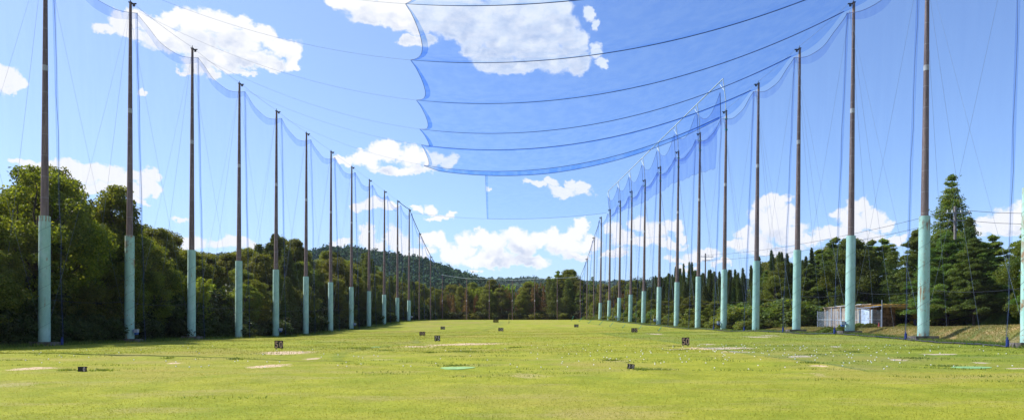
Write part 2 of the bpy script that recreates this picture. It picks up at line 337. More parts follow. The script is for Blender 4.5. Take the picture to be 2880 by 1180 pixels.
# ------------------------------------------------------------------ ground
PATCHES = [(85,926,50,4.5,1),(435,912,24,2,1),(722,885,80,4,1),(680,918,40,5,1),(790,900.5,16,3,.9),(1050,870.6,60,2,.8),(1172,865,110,2.5,.8),
 (1791,876,120,3,1),(1841,884,44,2,1),(1645,838,22,1.2,.9),(1779,865,22,1.2,.9),(1906,846,36,1.3,.9),(1941,843.5,22,1.5,1),(2016,895,45,2.5,1),
 (2061,919.5,27,3,1),(2361,890,42,2,.9),(2257,904,32,2,.9),(2468,912,27,2,.9),(2560,925.6,34,2,.9),(2102,871,16,1.5,.9),
 (2056,940,30,5,.6),(1330,943,46,7,.6),(1560,908,44,2,.7),(1650,926,60,2,.6),(40,966,60,6,.5),(960,903,60,2,.5)]
def ground_mat():
    m, t, out = mat('range grass'); tc = t.n.new('ShaderNodeTexCoord').outputs['Object']
    bs = t.n.new('ShaderNodeBsdfPrincipled')
    x, y, z = t.sep(tc)
    p = t.comb(x, y)
    big = t.noise(p, .09, 5, .6); mid = t.noise(p, .55, 5, .65); fine = t.noise(p, 7, 4, .75); sp = t.noise(p, 2.2, 4, .7)
    c = t.mix(t.ramp(mid, .3, .7), (.190, .220, .020), (.285, .298, .034))
    c = t.mix(t.ramp(big, .46, .66, 0, .65), c, (.30, .25, .07)); c = t.mix(t.math('MULTIPLY', t.ramp(t.noise(t.vec('MULTIPLY', p, (.5, 1.4, 1)), .35, 5, .65), .5, .66), .5), c, (.30, .26, .10))
    c = t.mix(t.ramp(t.noise(p, .23, 4, .6), .45, .7, 0, .35), c, (.15, .225, .022))
    c = t.mix(t.ramp(sp, .60, .72, 0, .6), c, (.25, .23, .07))
    c = t.mix(t.ramp(sp, .38, .28, 0, .4), c, (.11, .19, .02))
    c = t.mix(1., c, t.mix(t.ramp(fine, .25, .75), (.80, .80, .75), (1.14, 1.14, 1.1)), 'MULTIPLY')
    # bare ground worn into the turf
    warp = t.vec('MULTIPLY_ADD', t.vec('SUBTRACT', t.noise(p, .8, 4, .6, color=True), (.5, .5, .5)), (2.2, 1.3, 0), p)
    bare = None
    for lev in (1, .28):
        it = []
        for (px, py, rx, ry, s) in PATCHES:
            if (s > .75) != (lev == 1): continue
            X, Y, _ = hit(px, py); Y1 = hit(px, py-ry)[1]; Y2 = hit(px, py+ry)[1]
            it.append((X, Y, rx*Y/F*1.05, max(.3, min(3.2, (Y1-Y2)/2*1.1))))
        d = t.blobs(warp, it, .1)
        d = t.math('ADD', d, t.math('MULTIPLY', t.math('SUBTRACT', t.noise(p, 3.5, 4, .7), .5), 1.7))
        q = t.ramp(d, 1.0, .6, 0, lev)
        bare = q if bare is None else t.math('MAXIMUM', bare, q)
    c = t.mix(bare, c, t.mix(t.noise(p, 2.5, 4), (.42, .30, .19), (.58, .46, .32)))
    # rough dry grass of the bank beyond the right row of poles
    xr = t.math('MULTIPLY_ADD', y, -143/F, 63330/F)
    dr = t.math('SUBTRACT', x, xr)
    bank = t.math('MULTIPLY', t.ramp(dr, .3, 1.0), t.ramp(y, 140, 90))
    bc = t.mix(t.ramp(t.noise(tc, 1.3, 5, .7), .35, .65), (.17, .17, .04), (.42, .27, .11))
    bc = t.mix(t.ramp(t.noise(p, .6, 3), .5, .62, 0, .7), bc, (.09, .13, .025))
    c = t.mix(bank, c, bc)
    # road metal on top of the bank
    road = t.math('MULTIPLY', t.math('MULTIPLY', t.ramp(dr, 3.2, 3.35), t.ramp(dr, 6.6, 6.4)), t.ramp(y, 84, 80))
    c = t.mix(road, c, t.mix(t.noise(p, 6, 4), (.10, .09, .085), (.17, .155, .14)))
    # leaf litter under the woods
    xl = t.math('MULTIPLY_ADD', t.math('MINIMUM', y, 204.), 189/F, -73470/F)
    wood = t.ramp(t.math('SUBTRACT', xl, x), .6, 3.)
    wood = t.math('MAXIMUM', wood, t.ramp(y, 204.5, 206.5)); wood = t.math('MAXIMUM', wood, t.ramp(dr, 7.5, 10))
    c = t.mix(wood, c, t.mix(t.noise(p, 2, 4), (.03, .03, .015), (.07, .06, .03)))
    t._in(bs.inputs['Base Color'], c); bs.inputs['Roughness'].default_value = .9; bs.inputs['Specular IOR Level'].default_value = .1
    bp = t.n.new('ShaderNodeBump'); bp.inputs['Strength'].default_value = .6; bp.inputs['Distance'].default_value = .07
    t._in(bp.inputs['Height'], t.math('ADD', t.noise(p, 9, 5, .75), t.math('MULTIPLY', t.noise(p, 1.6, 4, .6), 1.6)))
    t._in(bs.inputs['Normal'], bp.outputs[0])
    t.l.new(bs.outputs[0], out.inputs[0]); return m
def grow(a, b, step, far, g=1.25):
    xs = list(np.arange(a, b+step/2, step)); s = step
    lo, hi = xs[0], xs[-1]; L, H = [], []
    while lo > -far: s *= g; lo -= s; L.append(lo)
    s = step
    while hi < far: s *= g; hi += s; H.append(hi)
    return np.array(L[::-1]+xs+H)
def build_ground():
    xs = grow(-50, 50, .5, 3000); ys = grow(8, 215, .45, 3500)
    ys = ys[ys > -400]
    Xg, Yg = np.meshgrid(xs, ys); Z = zg(Xg, Yg)
    v = np.stack([Xg, Yg, Z], -1).reshape(-1, 3); nx, ny = len(xs), len(ys)
    i = np.arange(nx*ny).reshape(ny, nx)
    f = np.stack([i[:-1, :-1], i[:-1, 1:], i[1:, 1:], i[1:, :-1]], -1).reshape(-1, 4)
    o = link('ground', np_mesh('ground', v, f, ground_mat(), True)); tag(o, kind='structure')
build_ground()

# ------------------------------------------------------------------ leafy shapes
def rand_dirs(n):
    v = rng.normal(size=(n, 3)); return v/np.linalg.norm(v, axis=1, keepdims=True)
def leaves(cent, nrm, ln, wd, along=None):
    """diamond leaf quads: centres, facing normals, lengths, widths"""
    n = len(cent); a = along if along is not None else rand_dirs(n)
    a = a - nrm*(a*nrm).sum(1, keepdims=True); a /= np.linalg.norm(a, axis=1, keepdims=True)+1e-9
    b = np.cross(nrm, a)
    ln = np.asarray(ln).reshape(-1, 1)*np.ones((n, 1)); wd = np.asarray(wd).reshape(-1, 1)*np.ones((n, 1))
    sag = -.15*ln*np.array([[0, 0, 1.]])
    v = np.stack([cent-a*ln/2+sag, cent+b*wd/2, cent+a*ln/2+sag, cent-b*wd/2], 1).reshape(-1, 3)
    return v, np.arange(4*n).reshape(n, 4)
def clump_points(centers, radii, per):
    P, N = [], []
    for c, r, k in zip(centers, radii, per):
        k = int(k); d = rand_dirs(k); d[:, 2] = np.abs(d[:, 2])*.9+d[:, 2]*.1 if False else d[:, 2]
        s = rng.uniform(.2, 1.25, (k, 1))**.7
        P.append(np.asarray(c)+d*s*np.asarray(r)); N.append(d)
    return np.concatenate(P), np.concatenate(N)
def crown_mesh(name, m, P, N, ln, wd, up=.5, along=None):
    n = len(P); nr = N*.5+rand_dirs(n)*.8+np.array([0, 0, up]); nr /= np.linalg.norm(nr, axis=1, keepdims=True)
    v, f = leaves(P, nr, ln*rng.uniform(.7, 1.35, n), wd*rng.uniform(.7, 1.35, n), along)
    return np_mesh(name, v, f, m)
def limb(mb, a, b, r0, r1, wob=.25, n=6, seg=4):
    a, b = np.asarray(a, float), np.asarray(b, float); pts = []
    for i in range(seg+1):
        t = i/seg; w = wob*math.sin(math.pi*t)*np.array([random.uniform(-1, 1), random.uniform(-1, 1), random.uniform(-.2, .6)])
        pts.append(a+(b-a)*t+w)
    mb.tube(pts, [r0+(r1-r0)*i/seg for i in range(seg+1)], n)
    return pts
PROTO = {}
def proto(kind, crown, trunk, extra=None): PROTO[kind] = (crown, trunk)
# every prototype is 10 m tall
LEAF = {
 'oak': leaf_mat('broad leaves', (.050, .070, .008), (.22, .25, .026), .5, (.26, .25, .035), .12),
 'oak2': leaf_mat('bushy leaves', (.062, .082, .012), (.21, .235, .032), .45, (.22, .19, .04), .12),
 'ced': leaf_mat('cypress foliage', (.045, .070, .014), (.11, .14, .026), .3, (.15, .14, .03), .08),
 'pine': leaf_mat('pine needles', (.09, .145, .024), (.235, .29, .048), .38, (.19, .19, .05), .06),
 'fir': leaf_mat('fir foliage', (.07, .11, .02), (.17, .21, .04), .35, (.24, .22, .05), .1),
 'bamboo': leaf_mat('bamboo leaves', (.16, .24, .03), (.30, .38, .05), .5, (.28, .27, .06), .15),
 'dead': leaf_mat('withered foliage', (.12, .065, .025), (.24, .14, .05), .3, (.28, .2, .07), .2),
 'under': leaf_mat('shade-darkened shrub leaves', (.025, .042, .008), (.07, .10, .018), .3, (.12, .12, .03), .1),  # shrub leaves coloured darker to carry the shade at the wood's foot
 'shrub': leaf_mat('shrub leaves', (.085, .11, .018), (.22, .24, .04), .45, (.25, .22, .06), .15),
 'weed': leaf_mat('tall weeds', (.07, .12, .02), (.17, .24, .04), .4, (.24, .22, .06), .15)}
def make_broad(kind, m, spread=4., nclump=46, lean=0., low=.22, leafn=430, ls=.19):
    mb = MB(); H = 10.; top = limb(mb, (0, 0, -.5), (lean, 0, H*.72), .24, .08, .35, 8, 6)
    C, Rr = [], []
    nclump = int(nclump*2.3); lob = [(random.uniform(0, 6.28), random.uniform(.25, 1), random.uniform(.0, .38)) for _ in range(5)]
    for i in range(nclump):
        z = low*H+(1-low)*H*(random.random()**.75); prof = math.sin(math.pi*min(1, max(.02, (z/H-low+.10)/(1.12-low))))**.7
        a = random.uniform(0, 2*math.pi); r = spread*prof*random.uniform(.45, 1.0)
        r *= 1-sum(q*max(0, math.cos(a-b))**3*math.exp(-((z/H-hh)/.16)**2) for b, hh, q in lob)
        rr = random.uniform(.34, .88)*(.6+.5*prof)
        z = min(z, H-rr*.55)
        c = np.array([lean*z/H+r*math.cos(a), r*math.sin(a), z]); C.append(c); Rr.append((rr*1.15, rr*1.15, rr*.72))
        if i % 4 == 0:
            k = min(len(top)-1, int(max(0, (z-1.5)/H*len(top)))); limb(mb, top[k], c, .07, .02, .3, 5, 3)
    P, N = clump_points(C, Rr, [leafn*(r[0]**1.6) for r in Rr])
    proto(kind, crown_mesh(kind, m, P, N, ls, ls*.6), mb.mesh(kind+' trunk', M['bark']))
def make_conifer(kind, m, rad=1.9, n=9500, droop=.35, low=.08, tight=1., ls=.34, open_=.0, trunkr=.17, barkm='bark', pw=.85):
    mb = MB(); H = 10.; mb.tube([(0, 0, -.5), (0, 0, H*.5), (0, 0, H*.97)], [trunkr, trunkr*.6, .02], 7)
    nb = 150; P, A = [], []
    for i in range(nb):
        t = (i+random.random())/nb; z = H*(low+(1-low)*t); L = rad*((1-t)**pw)*random.uniform(.62, 1.12)+.12
        if random.random() < open_: continue
        a = i*2.399+random.uniform(-.4, .4); k = max(8, int(n/nb*(.35+1.3*(L/rad))))
        s = rng.uniform(.12, 1, k)**.7; d = np.array([math.cos(a), math.sin(a), 0])
        base = np.stack([d[0]*L*s, d[1]*L*s, z-droop*L*s**1.5+.35*L*(s**3)*(1-tight)], 1)
        w = (.10+.26*L*(1-s*.6))[:, None]
        off = rng.normal(size=(k, 3))*w*np.array([1, 1, .45])
        P.append(base+off); A.append(np.tile(d*.8+np.array([0, 0, .25 if tight > .9 else -.1]), (k, 1))+rng.normal(size=(k, 3))*.45)
        if L > .5 and i % 2: mb.tube([(0, 0, z), tuple(d*L*.8+np.array([0, 0, z-droop*L*.7]))], [.035, .012], 4)
    P = np.concatenate(P); A = np.concatenate(A)
    proto(kind, crown_mesh(kind, m, P, rand_dirs(len(P)), ls, ls*.34, .2, A), mb.mesh(kind+' trunk', M[barkm]))
def make_pine(kind, m, rad=2.9, low=.12, layers=15, per=6, n=200):
    mb = MB(); H = 10.; mb.tube([(0, 0, -.5), (.1, .05, H*.5), (0, 0, H*.98)], [.17, .10, .02], 7)
    C, Rr = [], []
    for j in range(layers):
        for q in range(per):
            t = min(1, max(0, (j+random.uniform(-.6, .6))/(layers-1))); z = H*(low+(1-low)*t*.97); L = rad*(1-t)**.7*random.uniform(.8, 1.1)+.15
            a = q*2*math.pi/per+j*1.1+random.uniform(-.6, .6); l = L*random.uniform(.5, 1.15)
            e = np.array([l*math.cos(a), l*math.sin(a), z+.28*l])
            mb.tube([(0, 0, z), tuple(e*.6+np.array([0, 0, z*.4-.05])), tuple(e)], [.045, .03, .012], 4)
            for s in (1., .62, .35):
                if l*s < .35 and t < .9: continue
                c = e*s+np.array([0, 0, z*(1-s)]); c[:2] += rng.normal(size=2)*.22*l*.5
                rr = .30+.30*(l/rad); C.append(c); Rr.append((rr, rr, rr*random.uniform(.5, .85)))
    C.append(np.array([0, 0, H-.25])); Rr.append((.2, .2, .45))
    P, N = [], []
    for c, r in zip(C, Rr):
        k = int(n*r[0]*r[0]*4.2)+14; d = rand_dirs(k); d[:, 2] = np.abs(d[:, 2])*1.1-.15
        P.append(c+d*np.array(r)*rng.uniform(.55, 1, (k, 1))); N.append(d+np.array([0, 0, .35]))
    P = np.concatenate(P); A = np.concatenate(N)
    proto(kind, crown_mesh(kind, m, P, rand_dirs(len(P)), .26, .065, .1, A), mb.mesh(kind+' trunk', M['bark']))
def make_bamboo(kind, m, n=9000, stems=16, barkm='cane', rad=1.6):
    canes = []; P = []
    for i in range(stems):
        mb = MB(); canes.append(mb)
        a = random.uniform(0, 6.28); r0 = rad*.35*random.random()**.5; r1 = r0+rad*random.uniform(.2, 1.); h = 10*random.uniform(.72, 1.)
        pts = [(r0*math.cos(a)+(r1-r0)*math.cos(a)*t**2.4, r0*math.sin(a)+(r1-r0)*math.sin(a)*t**2.4, h*t-.8*t**5) for t in np.linspace(-.03, 1, 8)]
        mb.tube(pts, [.05, .05, .045, .04, .035, .028, .02, .01], 5, False)
        pa = np.array(pts); k = n//stems; t = rng.uniform(.22, 1, k)**.8*7; i0 = np.clip(t.astype(int), 0, 6); fr = (t-i0)[:, None]
        q = pa[i0]*(1-fr)+pa[i0+1]*fr; w = .75*(1.15-t/7)[:, None]
        q = q+rng.normal(size=(k, 3))*np.array([w[:, 0], w[:, 0], w[:, 0]*.5]).T*.8; P.append(q)
    P = np.concatenate(P); A = rng.normal(size=P.shape)*.5; A[:, 2] -= .7
    proto(kind, crown_mesh(kind, m, P, rand_dirs(len(P)), .34, .085, .2, A), [q.mesh('cane', M[barkm]) for q in canes])
def make_shrub(kind, m, n=4200, ls=.5):
    mb = MB(); C, Rr = [], []
    for i in range(20):
        a = random.uniform(0, 6.28); r = 5.2*random.random()**.6; z = random.uniform(1.2, 7.6)*(1-.45*(r/5.2)**2)
        rr = random.uniform(1.5, 2.6); C.append(np.array([r*math.cos(a), r*math.sin(a), z])); Rr.append((rr, rr, rr*.8))
        mb.tube([(random.uniform(-.6, .6), random.uniform(-.6, .6), -.4), (r*.5*math.cos(a), r*.5*math.sin(a), z*.55), tuple(C[-1])], [.14, .09, .03], 4)
    P, N = clump_points(C, Rr, [n/20*(r[0]/2.05)**1.5 for r in Rr]); P[:, 2] = np.abs(P[:, 2])
    proto(kind, crown_mesh(kind, m, P, N, ls*1.9, ls*1.05, .5), mb.mesh(kind+' trunk', M['bark']))
make_broad('oak_a', LEAF['oak'], 4.2, 54); make_broad('oak_b', LEAF['oak'], 3.5, 46, .5); make_broad('oak_c', LEAF['oak2'], 3.6, 48, -.4, .12)
make_broad('slender', LEAF['oak'], 1.7, 30, .2, .12, 600, .18)
make_broad('dense', LEAF['oak2'], 3.2, 60, 0, .04, 500, .19)
make_conifer('cedar_a', LEAF['ced'], 1.75, 20000, .3, ls=.25); make_conifer('cedar_b', LEAF['ced'], 2.2, 22000, .45, .05, ls=.25)
make_conifer('spire', LEAF['ced'], 1.15, 16000, -.35, .04, 1., .22, pw=.6)
make_conifer('fir', LEAF['fir'], 3.1, 30000, .22, .05, .4, .2, .22, pw=1.05)
make_conifer('dead', LEAF['dead'], 1.5, 2100, .55, .3, .8, .38, .3, .09, 'bark_pale')
make_pine('pine_a', LEAF['pine']); make_pine('pine_b', LEAF['pine'], 3.4, .08, 13, 7, 240)
make_bamboo('bamboo', LEAF['bamboo']); make_bamboo('drybamboo', LEAF['dead'], 2600, 8, 'bark_pale', 1.3)
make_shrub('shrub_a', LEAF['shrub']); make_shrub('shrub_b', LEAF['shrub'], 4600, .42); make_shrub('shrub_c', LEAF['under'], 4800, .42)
make_shrub('weedclump', LEAF['weed'], 4200, .42)
KIND = {  # name, category, description
 'oak_a': ('broadleaf_tree', 'tree', 'spreading leafy tree'), 'oak_b': ('broadleaf_tree', 'tree', 'leaning leafy tree'),
 'oak_c': ('broadleaf_tree', 'tree', 'dull green leafy tree'), 'slender': ('slender_tree', 'tree', 'slender narrow leafy tree'),
 'dense': ('evergreen_tree', 'tree', 'dense bushy evergreen'), 'cedar_a': ('cedar_tree', 'tree', 'dark column-like cedar'),
 'cedar_b': ('cedar_tree', 'tree', 'dark broad cedar'), 'spire': ('cypress_tree', 'tree', 'pointed dark cypress'),
 'fir': ('fir_tree', 'tree', 'tapering open fir'), 'dead': ('withered_tree', 'tree', 'withered brown conifer'),
 'pine_a': ('pine_tree', 'tree', 'layered green pine'), 'pine_b': ('pine_tree', 'tree', 'broad drooping pine'),
 'bamboo': ('bamboo_clump', 'bamboo', 'yellow-green bamboo clump'), 'drybamboo': ('bamboo_clump', 'bamboo', 'dry brown bamboo clump'),
 'shrub_a': ('shrub', 'shrub', 'rounded undergrowth shrub'), 'shrub_b': ('shrub', 'shrub', 'fine-leaved undergrowth shrub'),
 'shrub_c': ('shrub', 'shrub', 'shade-darkened undergrowth shrub'), 'weedclump': ('weed_clump', 'weeds', 'pale tall weed clump')}
ORD = ['', 'first', 'second', 'third', 'fourth', 'fifth', 'sixth', 'seventh', 'eighth', 'ninth', 'tenth', 'eleventh', 'twelfth', 'thirteenth', 'fourteenth', 'fifteenth', 'sixteenth', 'seventeenth', 'eighteenth', 'nineteenth', 'twentieth']
_u = ['', 'first', 'second', 'third', 'fourth', 'fifth', 'sixth', 'seventh', 'eighth', 'ninth']
ORD += [f'{t}-{u}' if u else {'twenty': 'twentieth', 'thirty': 'thirtieth', 'forty': 'fortieth', 'fifty': 'fiftieth'}[t] for t in ('twenty', 'thirty', 'forty', 'fifty') for u in _u][1:]
TREES = []   # (root, kind, X, Y)
def plant(kind, X, Y, h, w=None, sink=0.):
    w = h if w is None else w
    nm, cat, _ = KIND[kind]
    root = empty(nm, (X, Y, zgf(X, Y)-sink), random.uniform(0, 6.28)); root.scale = (w/10, w/10, h/10)
    cr, tr = PROTO[kind]
    for q in (tr if isinstance(tr, list) else [tr]): link('cane' if isinstance(tr, list) else ('trunk' if cat == 'tree' else 'stems'), q, root)
    link('foliage' if cat != 'tree' else 'crown', cr, root)
    tag(root, None, cat); TREES.append((root, kind, X, Y)); return root

SKY_L = [(-400,300),(-120,400),(0,470),(30,452),(70,432),(120,440),(160,485),(220,515),(262,548),(270,505),(290,480),(312,520),(345,560),(380,562),(440,600),(480,628),(550,610),(600,640),(640,610),(690,578),(745,600),(770,645),(800,652),(840,618),(862,652),(880,662),(900,650),(925,628),(950,680),(990,690),(1040,680),(1070,705),(1110,712),(1150,708),
 (1175,700),(1200,712),(1235,703),(1262,700),(1300,708),(1335,695),(1352,702),(1385,672),(1405,664),(1430,680),(1455,684),(1480,690)]
SKY_R = [(1440,684),(1520,690),(1560,694),(1600,700),(1640,705),(1680,694),(1700,682),(1740,674),(1790,692),(1820,684),(1860,690),(1900,668),(1925,650),(1960,640),(2000,662),(2040,645),(2070,620),(2110,602),(2150,588),(2180,582),(2230,592),(2270,612),(2310,580),(2350,575),(2420,560),(2450,588),(2500,592),(2530,580),(2560,552),(2600,545),(2800,470),(3200,420)]
def sky_h(X, Y, tab):
    px = CX+F*X/Y; y = np.interp(px, [q[0] for q in tab], [q[1] for q in tab]); return float((HY-y)*Y/F-zgf(X, Y)), px
def wood_left():
    plant('oak_a', -39.6, 60, 14.3, 13.5); plant('oak_b', -43, 66, 15.2, 12); plant('slender', -39.7, 72, 15.0, 15)
    plant('bamboo', -35.6, 80, 7.6, 13); plant('bamboo', -37.2, 84, 7.0, 12)
    plant('oak_a', -44.5, 54, 14, 12); plant('dense', -38.4, 50, 8, 11)
    for row, (off, dens) in enumerate(((3.6, 4.2), (7.5, 4.6), (12, 5.4), (17.5, 6.5))):
        Y = 16. + row*2
        while Y < 212:
            X = float(XL(Y))-off-random.uniform(-.9, .9); y = Y+random.uniform(-1, 1); h, px = sky_h(X, y, SKY_L)
            Y += dens*random.uniform(.75, 1.25)*(1 if Y < 120 else 1.25)
            if px < -420 or (px < -60 and row > 1): continue
            if px < -60: h = min(h, 13)
            if px > 0 and px < 250: ks = ['oak_b', 'oak_c', 'oak_a']
            elif px < 330: ks = ['oak_c', 'slender', 'oak_b']
            elif px < 640: ks = ['oak_c', 'dense', 'oak_b', 'oak_a', 'slender']
            elif px < 760: ks = ['cedar_a', 'cedar_b', 'cedar_a', 'dense']
            elif px < 900: ks = ['dense', 'cedar_b', 'oak_c', 'cedar_a', 'oak_b']
            else: ks = ['fir', 'fir', 'oak_c', 'pine_a', 'fir', 'cedar_a', 'dead']
            if 400 < px < 570 and row < 2 and y > 70: continue
            k = random.choice(ks)
            h = h*((.62, .84, .97, 1.0)[row])*random.uniform(.9, 1.03)
            h = max(3.0, min(h, 18)); w = h*random.uniform(.95, 1.15)
            if k in ('oak_a', 'oak_b', 'oak_c', 'dense'): w = min(w, 11.5)
            if k in ('cedar_a', 'cedar_b', 'slender'): w = h*1.25
            plant(k, X, y, h, w)
    # undergrowth at the foot of the wood
    Y = 22.
    while Y < 202:
        for off in (1.7, 4.6, 8.):
            X = float(XL(Y))-off-random.uniform(-.5, .7)
            if CX+F*X/Y < -160: continue
            s = random.uniform(.85, 1.25)
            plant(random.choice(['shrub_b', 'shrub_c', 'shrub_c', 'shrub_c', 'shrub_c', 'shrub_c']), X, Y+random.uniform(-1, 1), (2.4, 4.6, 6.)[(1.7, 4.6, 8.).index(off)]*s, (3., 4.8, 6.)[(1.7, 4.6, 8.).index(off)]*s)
        Y += random.uniform(2.7, 3.6) if Y < 110 else random.uniform(4, 5.5)
def wood_rear():
    for row, off in enumerate((3., 8., 14.)):
        X = -27.+row
        while X < 27:
            Y = 206+off+random.uniform(-1, 1); h, px = sky_h(X, Y, SKY_L if X < 18 else SKY_R)
            if px < 1180: ks = ['dead', 'fir', 'dense', 'dead', 'oak_c', 'drybamboo']
            elif px < 1280: ks = ['drybamboo', 'dense', 'bamboo', 'oak_b', 'drybamboo']
            elif px < 1380: ks = ['dense', 'oak_b', 'dead', 'oak_a', 'drybamboo']
            else: ks = ['pine_b', 'dense', 'fir', 'pine_a']
            k = random.choice(ks)
            h = max(4, h*(.74, .92, 1.0)[row]*random.uniform(.85, 1.05)); w = h*random.uniform(.85, 1.1)
            if k in ('dead', 'drybamboo'): h *= 1.0; w = h*.8
            plant(k, X, Y, h, w); X += random.uniform(2.6, 4.)
    X = -25.
    while X < 25:
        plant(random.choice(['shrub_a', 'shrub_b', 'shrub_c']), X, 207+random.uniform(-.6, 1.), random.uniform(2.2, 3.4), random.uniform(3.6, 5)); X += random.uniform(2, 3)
def wood_right():
    plant('fir', 48.4, 79, 16.6, 17); plant('spire', 44.6, 70, 9.8, 9); plant('dense', 41.5, 88, 11, 10); plant('pine_a', 48.4, 60, 10.2, 11)
    plant('spire', 47.2, 74, 11.3, 9); plant('pine_b', 49, 66, 10.4, 12); plant('pine_b', 47.5, 71, 9.2, 10); plant('pine_a', 53, 72, 12, 13)
    for row, (off, dens) in enumerate(((3.4, 4.), (7.2, 4.4), (11.5, 5), (16.5, 6.), (22, 7))):
        Y = 40. + row*2
        while Y < 208:
            X = float(XR(Y))+off+random.uniform(-.9, .9); y = Y+random.uniform(-1, 1)
            Y += dens*random.uniform(.75, 1.25)*(1 if Y < 130 else 1.2)
            if y < 92 and X < float(XR(y))+(10.5 if y < 71 else 13.5): continue
            h, px = sky_h(X, y, SKY_R)
            if px > 2800: continue
            if px < 1600: ks = ['oak_c', 'dense', 'drybamboo', 'oak_b', 'pine_a']
            elif px < 1900: ks = ['spire', 'spire', 'spire', 'cedar_a'] if row > 0 else ['dense', 'oak_c', 'spire', 'shrub_a']
            elif px < 2290: ks = ['dense', 'fir', 'pine_b', 'cedar_b', 'oak_c', 'pine_a', 'pine_b']
            else: ks = ['pine_a', 'pine_b', 'pine_b', 'spire', 'dense']
            k = random.choice(ks)
            h = max(2.6, h*(.52, .78, .93, 1.0, 1.0)[row]*random.uniform(.88, 1.04)); w = h*random.uniform(.95, 1.15)
            if k in ('oak_b', 'oak_c', 'dense'): w = min(max(w, 6), 11)
            if k == 'spire': w = min(h, 8)*.95; h *= 1.03
            if k in ('pine_a', 'pine_b'): w = max(w, 7.5)*1.1
            if k in ('shrub_a',): w = 5; h = 3.2
            plant(k, X, y, h, w)
    # tightly set cypress screen
    for i in range(80):
        y = 96+i*1.15; X = float(XR(y))+random.choice((11.5, 14.5))+random.uniform(-1.2, 1.2); h, px = sky_h(X, y, SKY_R)
        if 1640 < px < 2080: plant('spire', X, y, h*random.uniform(.90, 1.12), 4.6)
    Y = 88.
    while Y < 203:
        for off in (1.5, 3.6, 6.):
            j = (1.5, 3.6, 6.).index(off); X = float(XR(Y))+off+random.uniform(-.4, .4); s = random.uniform(.8, 1.3)
            plant(random.choice(['shrub_a', 'shrub_b', 'shrub_a', 'weedclump']), X, Y+random.uniform(-1, 1), (1.25, 2.6, 3.6)[j]*s, (2.3, 3.6, 4.6)[j]*s)
        Y += random.uniform(2.6, 3.4) if Y < 130 else random.uniform(3.6, 5)
    for (X, Y, h, w) in ((33.2, 86, 2.2, 3), (35, 88, 3.2, 4), (38.5, 89, 3.6, 5), (41, 86, 3.8, 5), (30.5, 69.5, .9, 1.6), (31.4, 67.5, 1.0, 1.6), (32.9, 69.7, .9, 1.7), (29.6, 66.6, .8, 1.5), (34.2, 69, .7, 1.4), (46, 64, 2.6, 4), (43, 71.5, 3.2, 5),
                         (37.2, 67.9, .6, 1.2), (48, 62, 2.8, 4), (50, 60, 3, 5), (40.5, 84, 4, 5), (44, 80, 4, 6), (47, 70, 3.4, 5), (50, 66, 3.5, 5)):
        plant(random.choice(['shrub_a', 'shrub_b', 'weedclump']), X, Y, h, w)
wood_left(); wood_rear(); wood_right()

